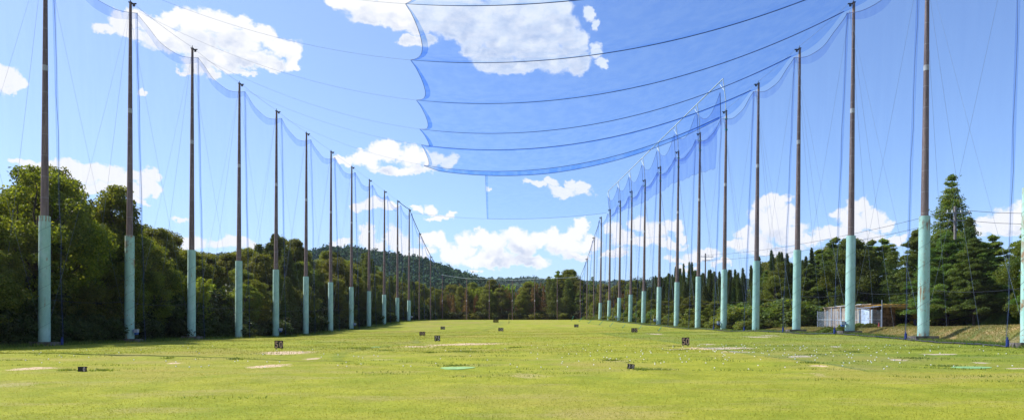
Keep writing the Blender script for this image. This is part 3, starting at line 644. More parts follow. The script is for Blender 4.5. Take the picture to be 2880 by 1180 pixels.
# ------------------------------------------------------------------ net poles
def lrow(i): Y = 53.8+10*(i-1); return float(XL(Y)), Y
def rrow(i): Y = 53.8+10*i; return float(XR(Y)), Y
TOPZ = 30.03; SLV = 9.37
def pole(side, idx, X, Y, top=TOPZ, sleeve=True, rusty=False, winch=False, mast=False, label='', foot=True):
    gz = zgf(X, Y); root = empty('net_pole', (X, Y, gz)); s = 1 if side == 'L' else -1   # s: towards the field
    lean = .10 if side == 'L' else .36
    def ax(z): return (z+0.)/TOPZ*lean       # sideways lean with height
    H = top-gz; zs = SLV-gz
    mb = MB(); r0 = .27; r1 = .115 if top > 25 else .10
    if not sleeve: zs = -.3; r0 = .16; r1 = .09
    mb.tube([(ax(zs+gz), 0, zs-.3), (ax((zs+H)/2+gz), 0, (zs+H)/2), (ax(H+gz), 0, H)], [r0, (r0+r1)/2, r1], 20)
    mb.build('shaft', M['shaft'], root)
    if sleeve:
        m = MB(); m.tube([(ax(gz)*0, 0, -.5), (ax(gz+zs), 0, zs)], [.405, .385], 28); m.build('sleeve', M['sleeve_rusty' if rusty else 'sleeve'], root)
        m = MB(); m.tube([(.405*math.cos(a)+ax(a*.23), .405*math.sin(a), .3+a*.23) for a in np.arange(0, (zs-.8)/.23, .35)], .007, 4); m.build('spiral_rope', M['wire_dark'], root)
        if Y < 100:
            m = MB()
            for k in range(int(zs/.45)): m.box((-s*.43*.97+ax(k*.45)*0, -.10 if side == 'L' else .1, .8+k*.45), (.12, .018, .018))
            m.build('climbing_steps', M['iron'], root)
    if sleeve:
        zb = 20.45-gz; m = MB(); rr = r0+(r1-r0)*((zb-zs)/(H-zs))+.012
        m.tube([(ax(20.2), 0, zb-.2), (ax(20.4), 0, zb+.2)], rr, 20); m.build('strap', M['strap'], root)
    m = MB(); m.box((ax(H)+s*.22, 0, H-.06), (.6, .1, .09)); m.box((ax(H)+s*.3, 0, H-.2), (.2, .08, .2)); m.box((ax(H), 0, H+.05), (.26, .26, .08))
    m.tube([(ax(H), 0, H), (ax(H), 0, H+.35)], .03, 6); m.build('head_bracket', M['iron'], root)
    if foot and Y < 78:
        m = MB(); m.box((s*.1, -.1, -.02), (1.7, 1.3, .66)); m.build('footing', M['concrete'], root)
    if winch:
        w = MB(); w.box((s*.72-.0, -.2, 1.02), (.34, .3, .3)); w.box((s*.42, -.1, .86), (.5, .06, .06)); o = w.build('winch', M['box_grey'], root)
        w = MB(); w.tube([(s*.66, -.25, .78), (s*.66, .12, .78)], .11, 10); w.box((s*.52, -.2, 1.0), (.1, .24, .24)); w.build('winch_motor', M['box_blue'], o)
    if mast:
        m = MB(); zt = 34.3-gz; m.tube([(ax(H)+s*.05, 0, H-2.8), (ax(H)+s*.08, 0, H+1.5), (ax(H)+s*.42, 0, zt)], .062, 8)
        for k in range(9): m.box((ax(H)-s*.05+s*.02*k, 0, H+.2+k*.42), (.22, .02, .02))
        o = m.build('extension_mast', M['steel_white'], root)
        m = MB(); m.tube([(ax(H)+s*.3, 0, zt-1.5), (ax(H)+s*.40, 1.7, zt-.06)], .04, 6); m.build('mast_brace', M['steel_white'], o)
        m = MB()
        for dz in (-1.0, -2.4): m.tube([(ax(H), 0, H+dz-.07), (ax(H), 0, H+dz+.07)], .19, 10)
        m.build('clamp_ring', M['green_rope'], root)
    tag(root, label, 'pole', 'tall poles holding up the nets'); return root, ax
def guys(root, X, Y, side, gz, targets, top=29.4):
    for (tx, ty, tz, r) in targets:
        mb = MB(); p0 = Vector((0, 0, top-gz)); p1 = Vector((tx-X, ty-Y, tz-gz)); pts = []
        for t in np.linspace(0, 1, 7): q = p0.lerp(p1, t); q.z -= .35*math.sin(math.pi*t); pts.append(q)
        mb.tube(pts, r, 4, False); mb.build('guy_wire', M['wire'], root)
ords = ['nearest', 'second', 'third', 'fourth', 'fifth', 'sixth', 'seventh', 'eighth', 'ninth', 'tenth', 'eleventh', 'twelfth', 'thirteenth', 'fourteenth']
LP, RP = {}, {}
for i in range(0, 13): LP[i] = (*lrow(i), TOPZ)
LP[13] = (float(XL(173.8)), 173.8, 26.1); LP[14] = (-20.9, 183.8, 21.7)
for i in range(-1, 13): RP[i] = (*rrow(i), TOPZ)
RP[13] = (20.8, 183.8, 26.6); RP[14] = (20.1, 193.8, 22.3)
RP[-1] = (RP[-1][0]-.13, RP[-1][1], TOPZ)
for i, (X, Y, t) in LP.items():
    if i == 0: lab = 'tall pole out of frame at the left whose shadow crosses the turf'
    else: lab = f'brown pole with mint green lower sleeve, {ords[i-1]} of the shaded left row' if i < 13 else f'thin dark pole without sleeve, {ords[i-1]} of the left row, {"lower than its nearer neighbour" if i == 13 else "by the rear corner"}'
    r, ax = pole('L', i, X, Y, t, i < 13, i in (2,), i in (2, 5, 8, 12), False, lab)
    gz = zgf(X, Y); T = []
    if i+1 in LP and i < 12: T.append((LP[i+1][0], LP[i+1][1], zgf(*LP[i+1][:2])+.3, .007))
    if i-1 in LP and i < 13: T.append((LP[i-1][0], LP[i-1][1], zgf(*LP[i-1][:2])+.3, .007))
    T.append((X-4.6, Y+1.5, zgf(X-4.6, Y+1.5), .009)); guys(r, X, Y, 'L', gz, T, min(t-.5, 29.4))
for i, (X, Y, t) in RP.items():
    if i == -1: lab = 'heavily rusted mint pole cut by the right edge of the photo'
    elif i == 0: lab = 'rust-streaked mint and brown pole, nearest fully visible one of the sunny right row'
    else: lab = f'brown pole with mint green sleeve, {ords[i]} of the sunlit right row' if i < 13 else f'thin brown pole without sleeve, {["", "fourteenth"][0] or ("thirteenth" if i==13 else "last")} of the right row before the rear fence'
    r, ax = pole('R', i, X, Y, t, i < 13, i in (-1, 0), i in (1, 4, 7, 10), 4 <= i <= 11, lab)
    gz = zgf(X, Y); T = []
    if i+1 in RP and i < 12: T.append((RP[i+1][0], RP[i+1][1], zgf(*RP[i+1][:2])+.3, .008))
    if i-1 in RP and i < 13: T.append((RP[i-1][0], RP[i-1][1], zgf(*RP[i-1][:2])+.3, .008))
    T.append((X+2.6, Y-2.5, zgf(X+2.6, Y-2.5), .009)); T.append((X+4.5, Y+4.5, zgf(X+4.5, Y+4.5), .009)); guys(r, X, Y, 'R', gz, T, min(t-.5, 29.4))
# rear fence
REAR = [(px, 697+d) for px, d in ((1113, -6), (1174, 3), (1231, 4), (1289, 7), (1345, 4), (1402, 2), (1460, -1))]
RY = 204.; RPTS = []
for k, (px, py) in enumerate(REAR):
    X = (px-CX)/F*RY; zt = (HY-py)/F*RY; gz = zgf(X, RY); RPTS.append((X, zt)); root = empty('fence_pole', (X, RY, gz))
    MB().tube([(0, 0, -.3), (0, 0, zt-gz)], [.14, .10], 10).build('post', M['shaft'], root)
    MB().tube([(0, 0, 5.2), (0, 0, 5.6)], .15, 10).build('collar', M['strap'], root)
    MB().box((0, 0, zt-gz+.08), (.5, .25, .16)).build('cap', M['steel_white'], root)
    names = ['left corner', 'second from left', 'third from left', 'middle', 'third from right', 'second from right', 'right corner']
    tag(root, f'grey post of the rear net fence, {names[k]} of the seven', 'fence post', 'posts of the rear net fence')
def fence_net():
    nx = 73; xs = np.linspace(RPTS[0][0], RPTS[-1][0], nx); tops = np.interp(xs, [p[0] for p in RPTS], [p[1] for p in RPTS])
    fr = np.interp(xs, [p[0] for p in RPTS], range(7)); tops = tops-.15-.25*np.sin(np.pi*(fr % 1)); bot = zg(xs, RY*np.ones(nx))+.02
    v = [(x, RY-.35-.25*math.sin(f*9), b+(t-b)*q) for q, y in ((0, 0), (.33, 0), (.66, 0), (1, 0)) for x, t, b, f in zip(xs, tops, bot, fr)]
    i = np.arange(4*nx).reshape(4, nx); f = np.stack([i[:-1, :-1], i[:-1, 1:], i[1:, 1:], i[1:, :-1]], -1).reshape(-1, 4)
    root = link('rear_net', np_mesh('rear net', v, f, M['net_rear'], True, np.ones(len(v))*.75))
    tag(root, 'dark net hanging across the far end of the range before the trees', 'net')
    m = MB(); m.tube([(p[0], RY-.05, p[1]+.02) for p in RPTS], .05, 6); m.build('top_rope', M['steel_white'], root)
fence_net()

# ------------------------------------------------------------------ nets and cables
def grid_mesh(name, P, matl, dens):
    """P: (nv, nu, 3)"""
    nv, nu = P.shape[:2]; i = np.arange(nv*nu).reshape(nv, nu)
    f = np.stack([i[:-1, :-1], i[:-1, 1:], i[1:, 1:], i[1:, :-1]], -1).reshape(-1, 4)
    return np_mesh(name, P.reshape(-1, 3), f, matl, True, dens.reshape(-1))
OFF_T, OFF_B = .6, 1.35
def side_net(side, a, b, ia, label, far):
    (xa, ya, ta), (xb, yb, tb) = a, b; s = 1 if side == 'L' else -1
    nu, nv = 15, 12; u = np.linspace(0, 1, nu); v = np.linspace(0, 1, nv)
    lean = .10 if side == 'L' else .36
    X0 = xa+(xb-xa)*u; Y0 = ya+(yb-ya)*u; sag = 1.25*np.sin(np.pi*u); T = ta+(tb-ta)*u-.9-sag
    G = zg(X0+s*OFF_B, Y0)+.02
    P = np.zeros((nv, nu, 3)); D = np.ones((nv, nu))
    for k, q in enumerate(v):
        z = G+(T-G)*q; off = OFF_B+(OFF_T-OFF_B)*q
        billow = .18*np.sin(u*np.pi)*np.sin(q*np.pi)+.05*np.sin(u*17+q*3+ia)
        P[k, :, 0] = X0+s*(off+billow)+lean*q; P[k, :, 1] = Y0; P[k, :, 2] = z
    D *= 1.0+.10*far
    root = link('side_net', grid_mesh('side net', P, M['net_side'], D)); tag(root, label, 'net', 'net bays hung along both sides')
    # doubled hem along the top
    H = np.zeros((2, nu, 3)); H[1] = P[-1]; H[0] = P[-1]; H[0, :, 2] -= .50+.35*np.sin(np.pi*u); H[:, :, 0] -= s*.03
    link('top_hem', grid_mesh('hem', H, M['net_torn'], np.ones((2, nu))*(.55 if side == 'L' else .5)), root)
    m = MB(); m.tube([tuple(p) for p in P[-1]], .016 if side == 'L' else .024, 4, False)
    m.build('hem_cord', M['hem_light'] if side == 'L' else M['hem'], root)
    # gathered seam and lacing at the nearer end
    w = .26; S = np.zeros((nv, 2, 3)); S[:, 0] = P[:, 0]; S[:, 1] = P[:, 0]; S[:, 0, 0] -= w/2; S[:, 1, 0] += w/2; S[:, :, 1] -= .04
    link('seam_strip', grid_mesh('seam', S, M['net_torn'], np.ones((nv, 2))*.6), root)
    m = MB(); wob = [tuple(P[k, 0]+np.array([.06*math.sin(k*2.3+ia)+s*.03, -.06, 0])) for k in range(nv)]
    m.tube(wob, .015, 4, False); m.build('lacing_rope', M['hem_light'], root)
    if side == 'R' and ya < 100 or (side == 'L' and ya < 60):
        p = P[0, 0]; m = MB(); m.tube([(p[0], p[1]-.1, p[2]+.05), (p[0], p[1]-.1, p[2]+.48)], .09, 10); m.tube([(p[0], p[1]-.1, p[2]+.48), (p[0], p[1]-.1, p[2]+.62)], .035, 6)
        m.build('weight', M['blue_weight'], root)
    if side == 'R':   # slack of the net lying on the turf
        m = MB(); pts = [(float(P[0, k, 0]), float(P[0, k, 1]), float(P[0, k, 2])+.03+.05*abs(math.sin(k*1.7))) for k in range(nu)]
        m.tube(pts, .05, 5, False); m.build('slack', M['iron'], root)
for i in range(0, 14):
    b = LP[i+1]
    side_net('L', LP[i], b, i, ('net bay out of frame before the nearest left pole' if i == 0 else f'pale blue net bay running back from the {ords[i-1]} left pole'), i/14)
side_net('L', LP[14], (RPTS[0][0], RY, RPTS[0][1]+.3), 14, 'net bay joining the left row to the rear fence corner', 1)
for i in range(-1, 14):
    side_net('R', RP[i], RP[i+1], i, ('net bay between the right edge pole and the rust-streaked pole' if i == -1 else f'lilac blue net bay running back from the {ords[i]} right pole'), (i+1)/14)
side_net('R', RP[14], (RPTS[-1][0], RY, RPTS[-1][1]+.3), 14, 'net bay joining the right row to the rear fence corner', 1)
def row_cable(pts, name, label, r, m, sag, cat='cable'):
    P = []
    for a, b in zip(pts[:-1], pts[1:]):
        a, b = Vector(a), Vector(b)
        for t in np.linspace(0, 1, 7)[:-1]: q = a.lerp(b, t); q.z -= sag*4*t*(1-t); P.append(q)
    P.append(Vector(pts[-1])); mb = MB(); mb.tube(P, r, 5, False); o = mb.build(name, m); tag(o, label, cat); return o
row_cable([(x+.15, y, t+.12) for x, y, t in (LP[i] for i in range(0, 12))], 'head_cable', 'thin steel cable along the tops of the left poles', .012, M['wire'], .12)
row_cable([(x+.15, y, t+.1) for x, y, t in (LP[i] for i in range(11, 15))]+[(RPTS[0][0], RY, RPTS[0][1]+.2)], 'head_rope', 'thick dark rope stepping down the last left poles to the rear corner', .075, M['hem'], .15)
row_cable([(x+.1, y, t+.12) for x, y, t in (RP[i] for i in range(-1, 5))], 'head_cable', 'thin steel cable along the tops of the nearest right poles', .012, M['wire'], .12)
row_cable([(x+.2, y, t+.1) for x, y, t in (RP[i] for i in range(12, 15))]+[(RPTS[-1][0], RY, RPTS[-1][1]+.2)], 'head_rope', 'dark rope stepping down the last right poles to the rear corner', .05, M['hem'], .15)
row_cable([(x-.5, y, zgf(x, y)+3.6) for x, y, t in (LP[i] for i in range(0, 13))], 'power_cable', 'dark sagging cable strung low behind the left poles', .018, M['wire_dark'], .22)
row_cable([(x+.55, y, zgf(x, y)+3.75) for x, y, t in (RP[i] for i in range(-1, 12))], 'power_cable', 'sagging cable strung low behind the right poles', .014, M['wire_dark'], .25)
# white rail on top of the extension masts
mb = MB(); mb.tube([(RP[i][0]+.36-.42, RP[i][1], 34.3) for i in range(4, 12)], .07, 8)
tag(mb.build('top_rail', M['steel_white']), 'white tube rail joining the tops of the pole extensions', 'rail')
def upper_net():
    nu = 71; idx = np.linspace(4.06, 11, nu); X0 = np.interp(idx, list(range(4, 12)), [RP[i][0] for i in range(4, 12)]); Y0 = 53.8+10*idx
    nv = 8; P = np.zeros((nv, nu, 3)); fr = idx % 1
    T = 33.1-2.3*np.sin(np.pi*fr)**1.0*np.where(idx < 9, 1, .8); Bz = 28.9-1.2*np.sin(np.pi*fr)
    for k in range(nv):
        q = k/(nv-1); P[k, :, 0] = X0-.2-.4*q+.36; P[k, :, 1] = Y0+ (1-q)*.9*(1-(idx-4.06)/7); P[k, :, 2] = Bz+(T-Bz)*q
    root = link('upper_net', grid_mesh('upper net', P, M['net_torn'], np.ones((nv, nu))*.72)); tag(root, 'lilac net slung between the white masts above the right poles', 'net')
    for j in range(5, 12):
        k = int(np.argmin(abs(idx-j))); MB().tube([tuple(p) for p in P[:, k]], .03, 4, False).build('seam_rope', M['hem'], root)
    MB().tube([tuple(p) for p in P[:, 0]], .05, 5, False).build('edge_rope', M['hem'], root)
    MB().tube([tuple(p) for p in P[-1]], .02, 4, False).build('hem_cord', M['hem'], root)
    # doubled ragged length hanging below
    idx = np.linspace(4.12, 10.6, 60); X0 = np.interp(idx, list(range(4, 12)), [RP[i][0] for i in range(4, 12)]); Y0 = 53.8+10*idx; fr = idx % 1
    T = 29.0-1.25*np.sin(np.pi*fr); B = np.interp(idx, [4.12, 4.6, 6, 7, 8, 9, 10.6], [22.9, 23.6, 25.0, 25.2, 25.6, 26.6, 27.9])+.12*np.sin(idx*19)
    P = np.zeros((5, 60, 3))
    for k in range(5): q = k/4; P[k, :, 0] = X0-.85+.3+.15*np.sin(idx*6+q*3); P[k, :, 1] = Y0; P[k, :, 2] = B+(T-B)*q
    r2 = link('hanging_net', grid_mesh('hanging net', P, M['net_torn'], np.ones((5, 60))*.7)); tag(r2, 'ragged doubled length of lilac net hanging below the pole tops', 'net')
    MB().tube([tuple(p) for p in P[0]], .014, 4, False).build('frayed_edge', M['hem_light'], r2)
upper_net()
# crossing cables and ceiling net
ZMIN = {33.8: 20.1, 43.8: 20.45, 53.8: 20.85, 63.8: 21.1, 73.8: 21.35, 83.8: 22.35, 93.8: 22.2, 163.8: 27.9}
EDGE = {33.8: -5.5, 43.8: -6.5, 53.8: -7.6, 63.8: -8.5, 73.8: -9.5, 83.8: -10.6, 93.8: -11.5}
def cab(Y, X):
    xl, xr = float(XL(Y))+.8, float(XR(Y))-.5; m = (xl+xr)/2-.6; zt = 29.3
    h = np.where(X < m, m-xl, xr-m); return ZMIN[Y]+(zt-ZMIN[Y])*((X-m)/h)**2
rowname = {33.8: 'nearest, above the frame,', 43.8: 'nearest visible', 53.8: 'second', 63.8: 'third', 73.8: 'fourth', 83.8: 'fifth', 93.8: 'sixth', 163.8: 'farthest'}
for Y in ZMIN:
    if Y == 33.8: continue
    xs = np.linspace(float(XL(Y))+.8, float(XR(Y))-.5, 60); mb = MB()
    mb.tube([(x, Y, float(cab(Y, x))) for x in xs], .008 if Y < 100 else .02, 4, False)
    o = mb.build('crossing_cable', M['wire']); tag(o, f'thin sagging cable crossing the range overhead, {rowname[Y]} from the camera', 'cable', 'cables crossing overhead')
def ceiling(Ya, Yb, label, strip=True):
    nu, nv = 56, 14; P = np.zeros((nv, nu, 3)); D = np.zeros((nv, nu)); u = np.linspace(0, 1, nu)
    for k in range(nv):
        q = k/(nv-1); Y = Ya+(Yb-Ya)*q
        xe = EDGE[Ya]+(EDGE[Yb]-EDGE[Ya])*q+.95*math.sin(math.pi*q)**.8*(1 if Ya < 80 else .8)
        xr = (float(XR(Ya))*(1-q)+float(XR(Yb))*q)-.55; xs = xe+(xr-xe)*u
        za = cab(Ya, np.clip(xs, float(XL(Ya))+.8, float(XR(Ya))-.5)); zb = cab(Yb, np.clip(xs, float(XL(Yb))+.8, float(XR(Yb))-.5))
        P[k, :, 0] = xs; P[k, :, 1] = Y; P[k, :, 2] = za*(1-q)+zb*q-.75*math.sin(math.pi*q)
        D[k] = (2.2+2.6*math.exp(-(1-q)/.13))*(.75+.25*u)
    D[:, 0] *= 1
    root = link('ceiling_net', grid_mesh('ceiling', P, M['net'], D)); tag(root, label, 'net', 'net panels slung overhead')
    S = np.zeros((nv, 2, 3)); S[:, 0] = P[:, 0]; S[:, 1] = P[:, 0]; S[:, 1, 0] += .42*np.sin(np.linspace(.2, 2.95, nv)); S[:, :, 2] -= .04
    link('edge_strip', grid_mesh('edge', S, M['net'], np.ones((nv, 2))*3.4), root)
    MB().tube([tuple(p) for p in P[:, 0]], .016, 4, False).build('edge_cord', M['hem'], root)
    xs = P[-1, :, 0]; rr = np.interp(u, [0, .1, .5, 1], [.012, .022, .032, .04])
    MB().tube([tuple(p) for p in P[-1]], list(rr), 6, False).build('gathered_hem', M['hem'], root)
ks = [33.8, 43.8, 53.8, 63.8, 73.8, 83.8]
for a, b, nm in zip(ks[:-1], ks[1:], ('topmost, mostly above the frame', 'second from the top of the photo', 'third from the top of the photo', 'fourth from the top of the photo', 'fifth and lowest scalloped one')):
    ceiling(a, b, f'blue overhead net panel between two sagging cables, {nm}')
def last_ceiling():   # 83.8 -> 93.8: thin, with a doubled band at its far edge
    Ya, Yb = 83.8, 93.8; ceiling(Ya, Yb, 'faint blue overhead net panel reaching the broad double band')
last_ceiling()
def band():
    Y = 93.8; xs = np.linspace(EDGE[Y], float(XR(Y))-.5, 60); z = cab(Y, xs); w = np.interp(xs, [EDGE[Y], EDGE[Y]+2, 5, 14, 22, 27], [.05, .45, .66, .6, .45, .2])
    P = np.zeros((4, 60, 3))
    for k in range(4): P[k, :, 0] = xs; P[k, :, 1] = Y+.35*math.sin(k); P[k, :, 2] = z-w*k/3
    o = link('net_band', grid_mesh('band', P, M['net'], np.ones((4, 60))*3.8)); tag(o, 'broad doubled blue band ending the overhead net, sagging to the right row', 'net')
    MB().tube([tuple(p) for p in P[0]], .02, 4, False).build('upper_cord', M['hem'], o); MB().tube([tuple(p) for p in P[-1]], .03, 4, False).build('lower_cord', M['hem'], o)
band()
def far_ceiling():
    nu, nv = 40, 12; P = np.zeros((nv, nu, 3))
    for k in range(nv):
        q = k/(nv-1); Y = 93.8+70*q; xe = -3.5-2.2*q; xr = float(XR(Y))-.6; xs = np.linspace(xe, xr, nu)
        za = cab(93.8, np.clip(xs, -29, float(XR(93.8))-.5))-.5; zb = cab(163.8, np.clip(xs, float(XL(163.8))+.8, float(XR(163.8))-.5))
        # away from the left edge the net rises with the pole row
        P[k, :, 0] = xs; P[k, :, 1] = Y; P[k, :, 2] = za*(1-q)+zb*q
    o = link('far_ceiling_net', grid_mesh('far ceiling', P, M['net'], np.ones((nv, nu))*.95)); tag(o, 'very pale overhead net beyond the double band with a straight left edge', 'net')
    w = .34; S = np.stack([P[:, 0], P[:, 0]+np.array([w, 0, -.03])], 1); link('edge_strip', grid_mesh('edge', S, M['net'], np.ones((nv, 2))*2.), o)
    MB().tube([tuple(p) for p in P[:, 0]], .014, 4, False).build('edge_cord', M['hem_light'], o)
    MB().tube([tuple(p) for p in P[-1]], .028, 4, False).build('far_hem', M['hem_light'], o)
far_ceiling()
# green stay ropes at the foot of the right-hand net
for k, (x0, y0, x1, y1) in enumerate(((1660, 820.6, 1656, 832), (1611, 816.5, 1607, 827), (1569, 815, 1566, 824), (1540, 809, 1534, 820), (1513, 806, 1508, 816), (1486, 803, 1480, 812), (1461, 797, 1457, 808), (1441, 793, 1437, 806))):
    X, Y, Z = hit(x1, y1); X2 = X+(x0-x1)*Y/F+.25; zt = Z+(y1-y0)*Y/F
    r = empty('stay_rope', (X, Y, Z)); MB().tube([(0, 0, 0), (X2-X, .2, zt-Z)], .035, 5).build('rope', M['green_rope'], r)
    MB().tube([(0, 0, -.1), (-.06, 0, .22)], .03, 5).build('peg', M['iron'], r)
    tag(r, f'green stay rope pegged at the foot of the right net, {ORD[k+1]} counted from the camera', 'rope', 'green stay ropes')

# ------------------------------------------------------------------ distance signs
M['board'] = pbr('black sign board', (.012, .011, .010), .6, var=.5, scale=8)
FIG = {'tan': pbr('faded tan figures', (.52, .33, .24), .7, var=.25, scale=12), 'grey': pbr('faded grey figures', (.52, .45, .40), .7, var=.3, scale=12),
       'yellow': pbr('yellow figures', (.42, .34, .04), .6), 'pale': pbr('pale figures', (.62, .50, .46), .7, var=.25, scale=12), 'dim': pbr('dim figures', (.13, .09, .07), .7, var=.4)}
M['board_edge'] = pbr('rusted sign frame', (.07, .045, .03), .8)
def sign(px, py, wpx, hpx, text, fig, label, legs=.1, roll=0., yaw=0., panels=None, tilt=0.):
    X, Y, Z = hit(px, py); w, h = wpx*Y/F, hpx*Y/F
    r = empty('distance_sign', (X, Y, Z)); r.rotation_euler = (tilt, roll, yaw)
    n = panels or len(text); pw = w/n
    for k in range(n):
        MB().box((-w/2+pw*(k+.5), 0, legs+h/2), (pw-.012, .03, h)).build('panel', M['board'], r)
    f = MB(); f.box((0, .03, legs+.03), (w, .03, .04)); f.box((0, .03, legs+h-.03), (w, .03, .04)); f.build('frame', M['board_edge'], r)
    for s in (-1, 1):
        MB().box((s*w*.33, .035, legs/2-.04), (.035, .03, legs+.16)).build('leg', M['board_edge'], r)
    for k, ch in enumerate(text):
        if ch == ' ': continue
        cu = bpy.data.curves.new('figure', 'FONT'); cu.body = ch; cu.size = 1; cu.extrude = .004; cu.align_x = 'CENTER'; cu.align_y = 'BOTTOM_BASELINE'; cu.offset = .012
        tmp = bpy.data.objects.new('tmp', cu); me = bpy.data.meshes.new_from_object(tmp); bpy.data.objects.remove(tmp); me.materials.clear(); me.materials.append(FIG[fig]); o = link('figure', me, r)
        ph = h*.80; sc = ph/.70; o.scale = (min(sc*.85, pw*.86/.56), sc, 1); o.rotation_euler = (R(90), 0, 0)
        o.location = (-w/2+w/len(text)*(k+.5), -.021, legs+h*.10)
    tag(r, label, 'sign', 'yardage signs on the turf'); return r
sign(701.5, 878.4, 21.9, 19.4, '50', 'tan', 'black 50 sign with tan figures on the left half of the turf', .09)
sign(1725, 869.5, 19., 19.4, '50', 'tan', 'black 50 sign behind the long bare patch on the right', .07, R(-1), 0, 1)
sign(1100, 857.5, 14.6, 13.6, '75', 'grey', 'black 75 sign with grey figures near the middle of the turf', .04)
sign(1062.4, 845, 14.6, 9.2, '100', 'tan', 'black 100 sign just left of and beyond the 75 sign', .12)
sign(1113.7, 828, 11.2, 7.3, '150', 'grey', 'small 150 sign in the left distance beyond the 75 sign', .05, R(1.5))
sign(1260, 833.4, 13, 8, '130', 'grey', 'black 130 sign near the centre line of the range', .12)
sign(1247.4, 810.5, 13.6, 7.6, '200', 'yellow', 'farthest sign reading 200 in yellow figures', .05)
sign(1449.8, 822.5, 11.3, 7.3, '150', 'grey', 'small 150 sign in the right distance towards the rear corner', .05)
sign(1596, 835.8, 15.4, 10.4, '100', 'tan', 'black 100 sign on the right before the green stay ropes', .07)
sign(1586.6, 926.5, 18.7, 12.5, '30', 'pale', 'tilted half-buried 30 sign with pale figures in the right foreground', .0, R(7), R(8))
sign(207, 933.4, 23, 12.7, ' 0', 'pale', 'low sign with only its pale 0 legible in the left foreground', .0, 0, R(-4))

# ------------------------------------------------------------------ small field things
M['mat_green'] = pbr('green target mat', (.22, .38, .14), .85, var=.2, scale=2)
def target_mat(px, py, w, h, label):
    X, Y, Z = hit(px, py); rx = w*Y/F/2; Ya = hit(px, py-h/2)[1]; Yb = hit(px, py+h/2)[1]; ry = min(1.0, max(.5, (Ya-Yb)/2)); v = []; f = []
    N = 26
    for k in range(N):
        a = 2*math.pi*k/N; q = (1+.12*math.sin(3*a+px)); v.append((rx*q*math.cos(a), ry*q*math.sin(a)))
    mb = MB(); zs = [zgf(X+a, Y+b) for a, b in v]; top = [(a, b, z-Z+.02) for (a, b), z in zip(v, zs)]
    c = (0, 0, .024)
    for k in range(N): mb.face([c, top[k], top[(k+1) % N]]); mb.face([top[k], (v[k][0], v[k][1], top[k][2]-.08), (v[(k+1) % N][0], v[(k+1) % N][1], top[(k+1) % N][2]-.08), top[(k+1) % N]])
    o = mb.build('target_mat', M['mat_green']); o.location = (X, Y, Z); tag(o, label, 'mat')
target_mat(1150, 924.5, 84, 6, 'flat bright green mat lying in the turf near the middle')
target_mat(2445, 924, 92, 4, 'flat bright green mat lying in the turf at the far right')
target_mat(944, 872.5, 22, 1.5, 'small pale green mat in the turf left of the 75 sign')
M['stake'] = pbr('yellow stake', (.4, .33, .12), .6)
X, Y, Z = hit(1279.5, 813); tag(MB().tube([(X, Y, Z-.1), (X+.05, Y, Z+2.0)], .035, 6).build('marker_stake', M['stake']), 'thin yellowish stake standing beyond the 130 sign', 'stake')
M['ball'] = pbr('white golf ball', (.82, .82, .82), .35, var=.02)
def balls():
    import bmesh
    bm = bmesh.new(); bmesh.ops.create_icosphere(bm, subdivisions=2, radius=.026); me = bpy.data.meshes.new('ball'); bm.to_mesh(me); bm.free(); me.materials.append(M['ball'])
    me.polygons.foreach_set('use_smooth', [True]*len(me.polygons)); n = 0
    while n < 270:
        if random.random() < .6: px = random.gauss(1950, 330); py = 866+abs(random.gauss(0, 26))
        else: px = random.uniform(20, 2560); py = random.uniform(866, 928)
        if not (10 < px < 2570) or py > 932: continue
        x, y, z = hit(px, py); xl, xr = float(XL(y)), float(XR(y))
        if x < xl+6 or x > xr-1.6: continue
        o = link('golf_ball', me); o.location = (x, y, z+.035); o.rotation_euler = (random.random()*3, 0, 0)
        tag(o, 'white golf ball lying on the grass of the range', 'golf ball', 'golf balls scattered over the turf'); n += 1
balls()
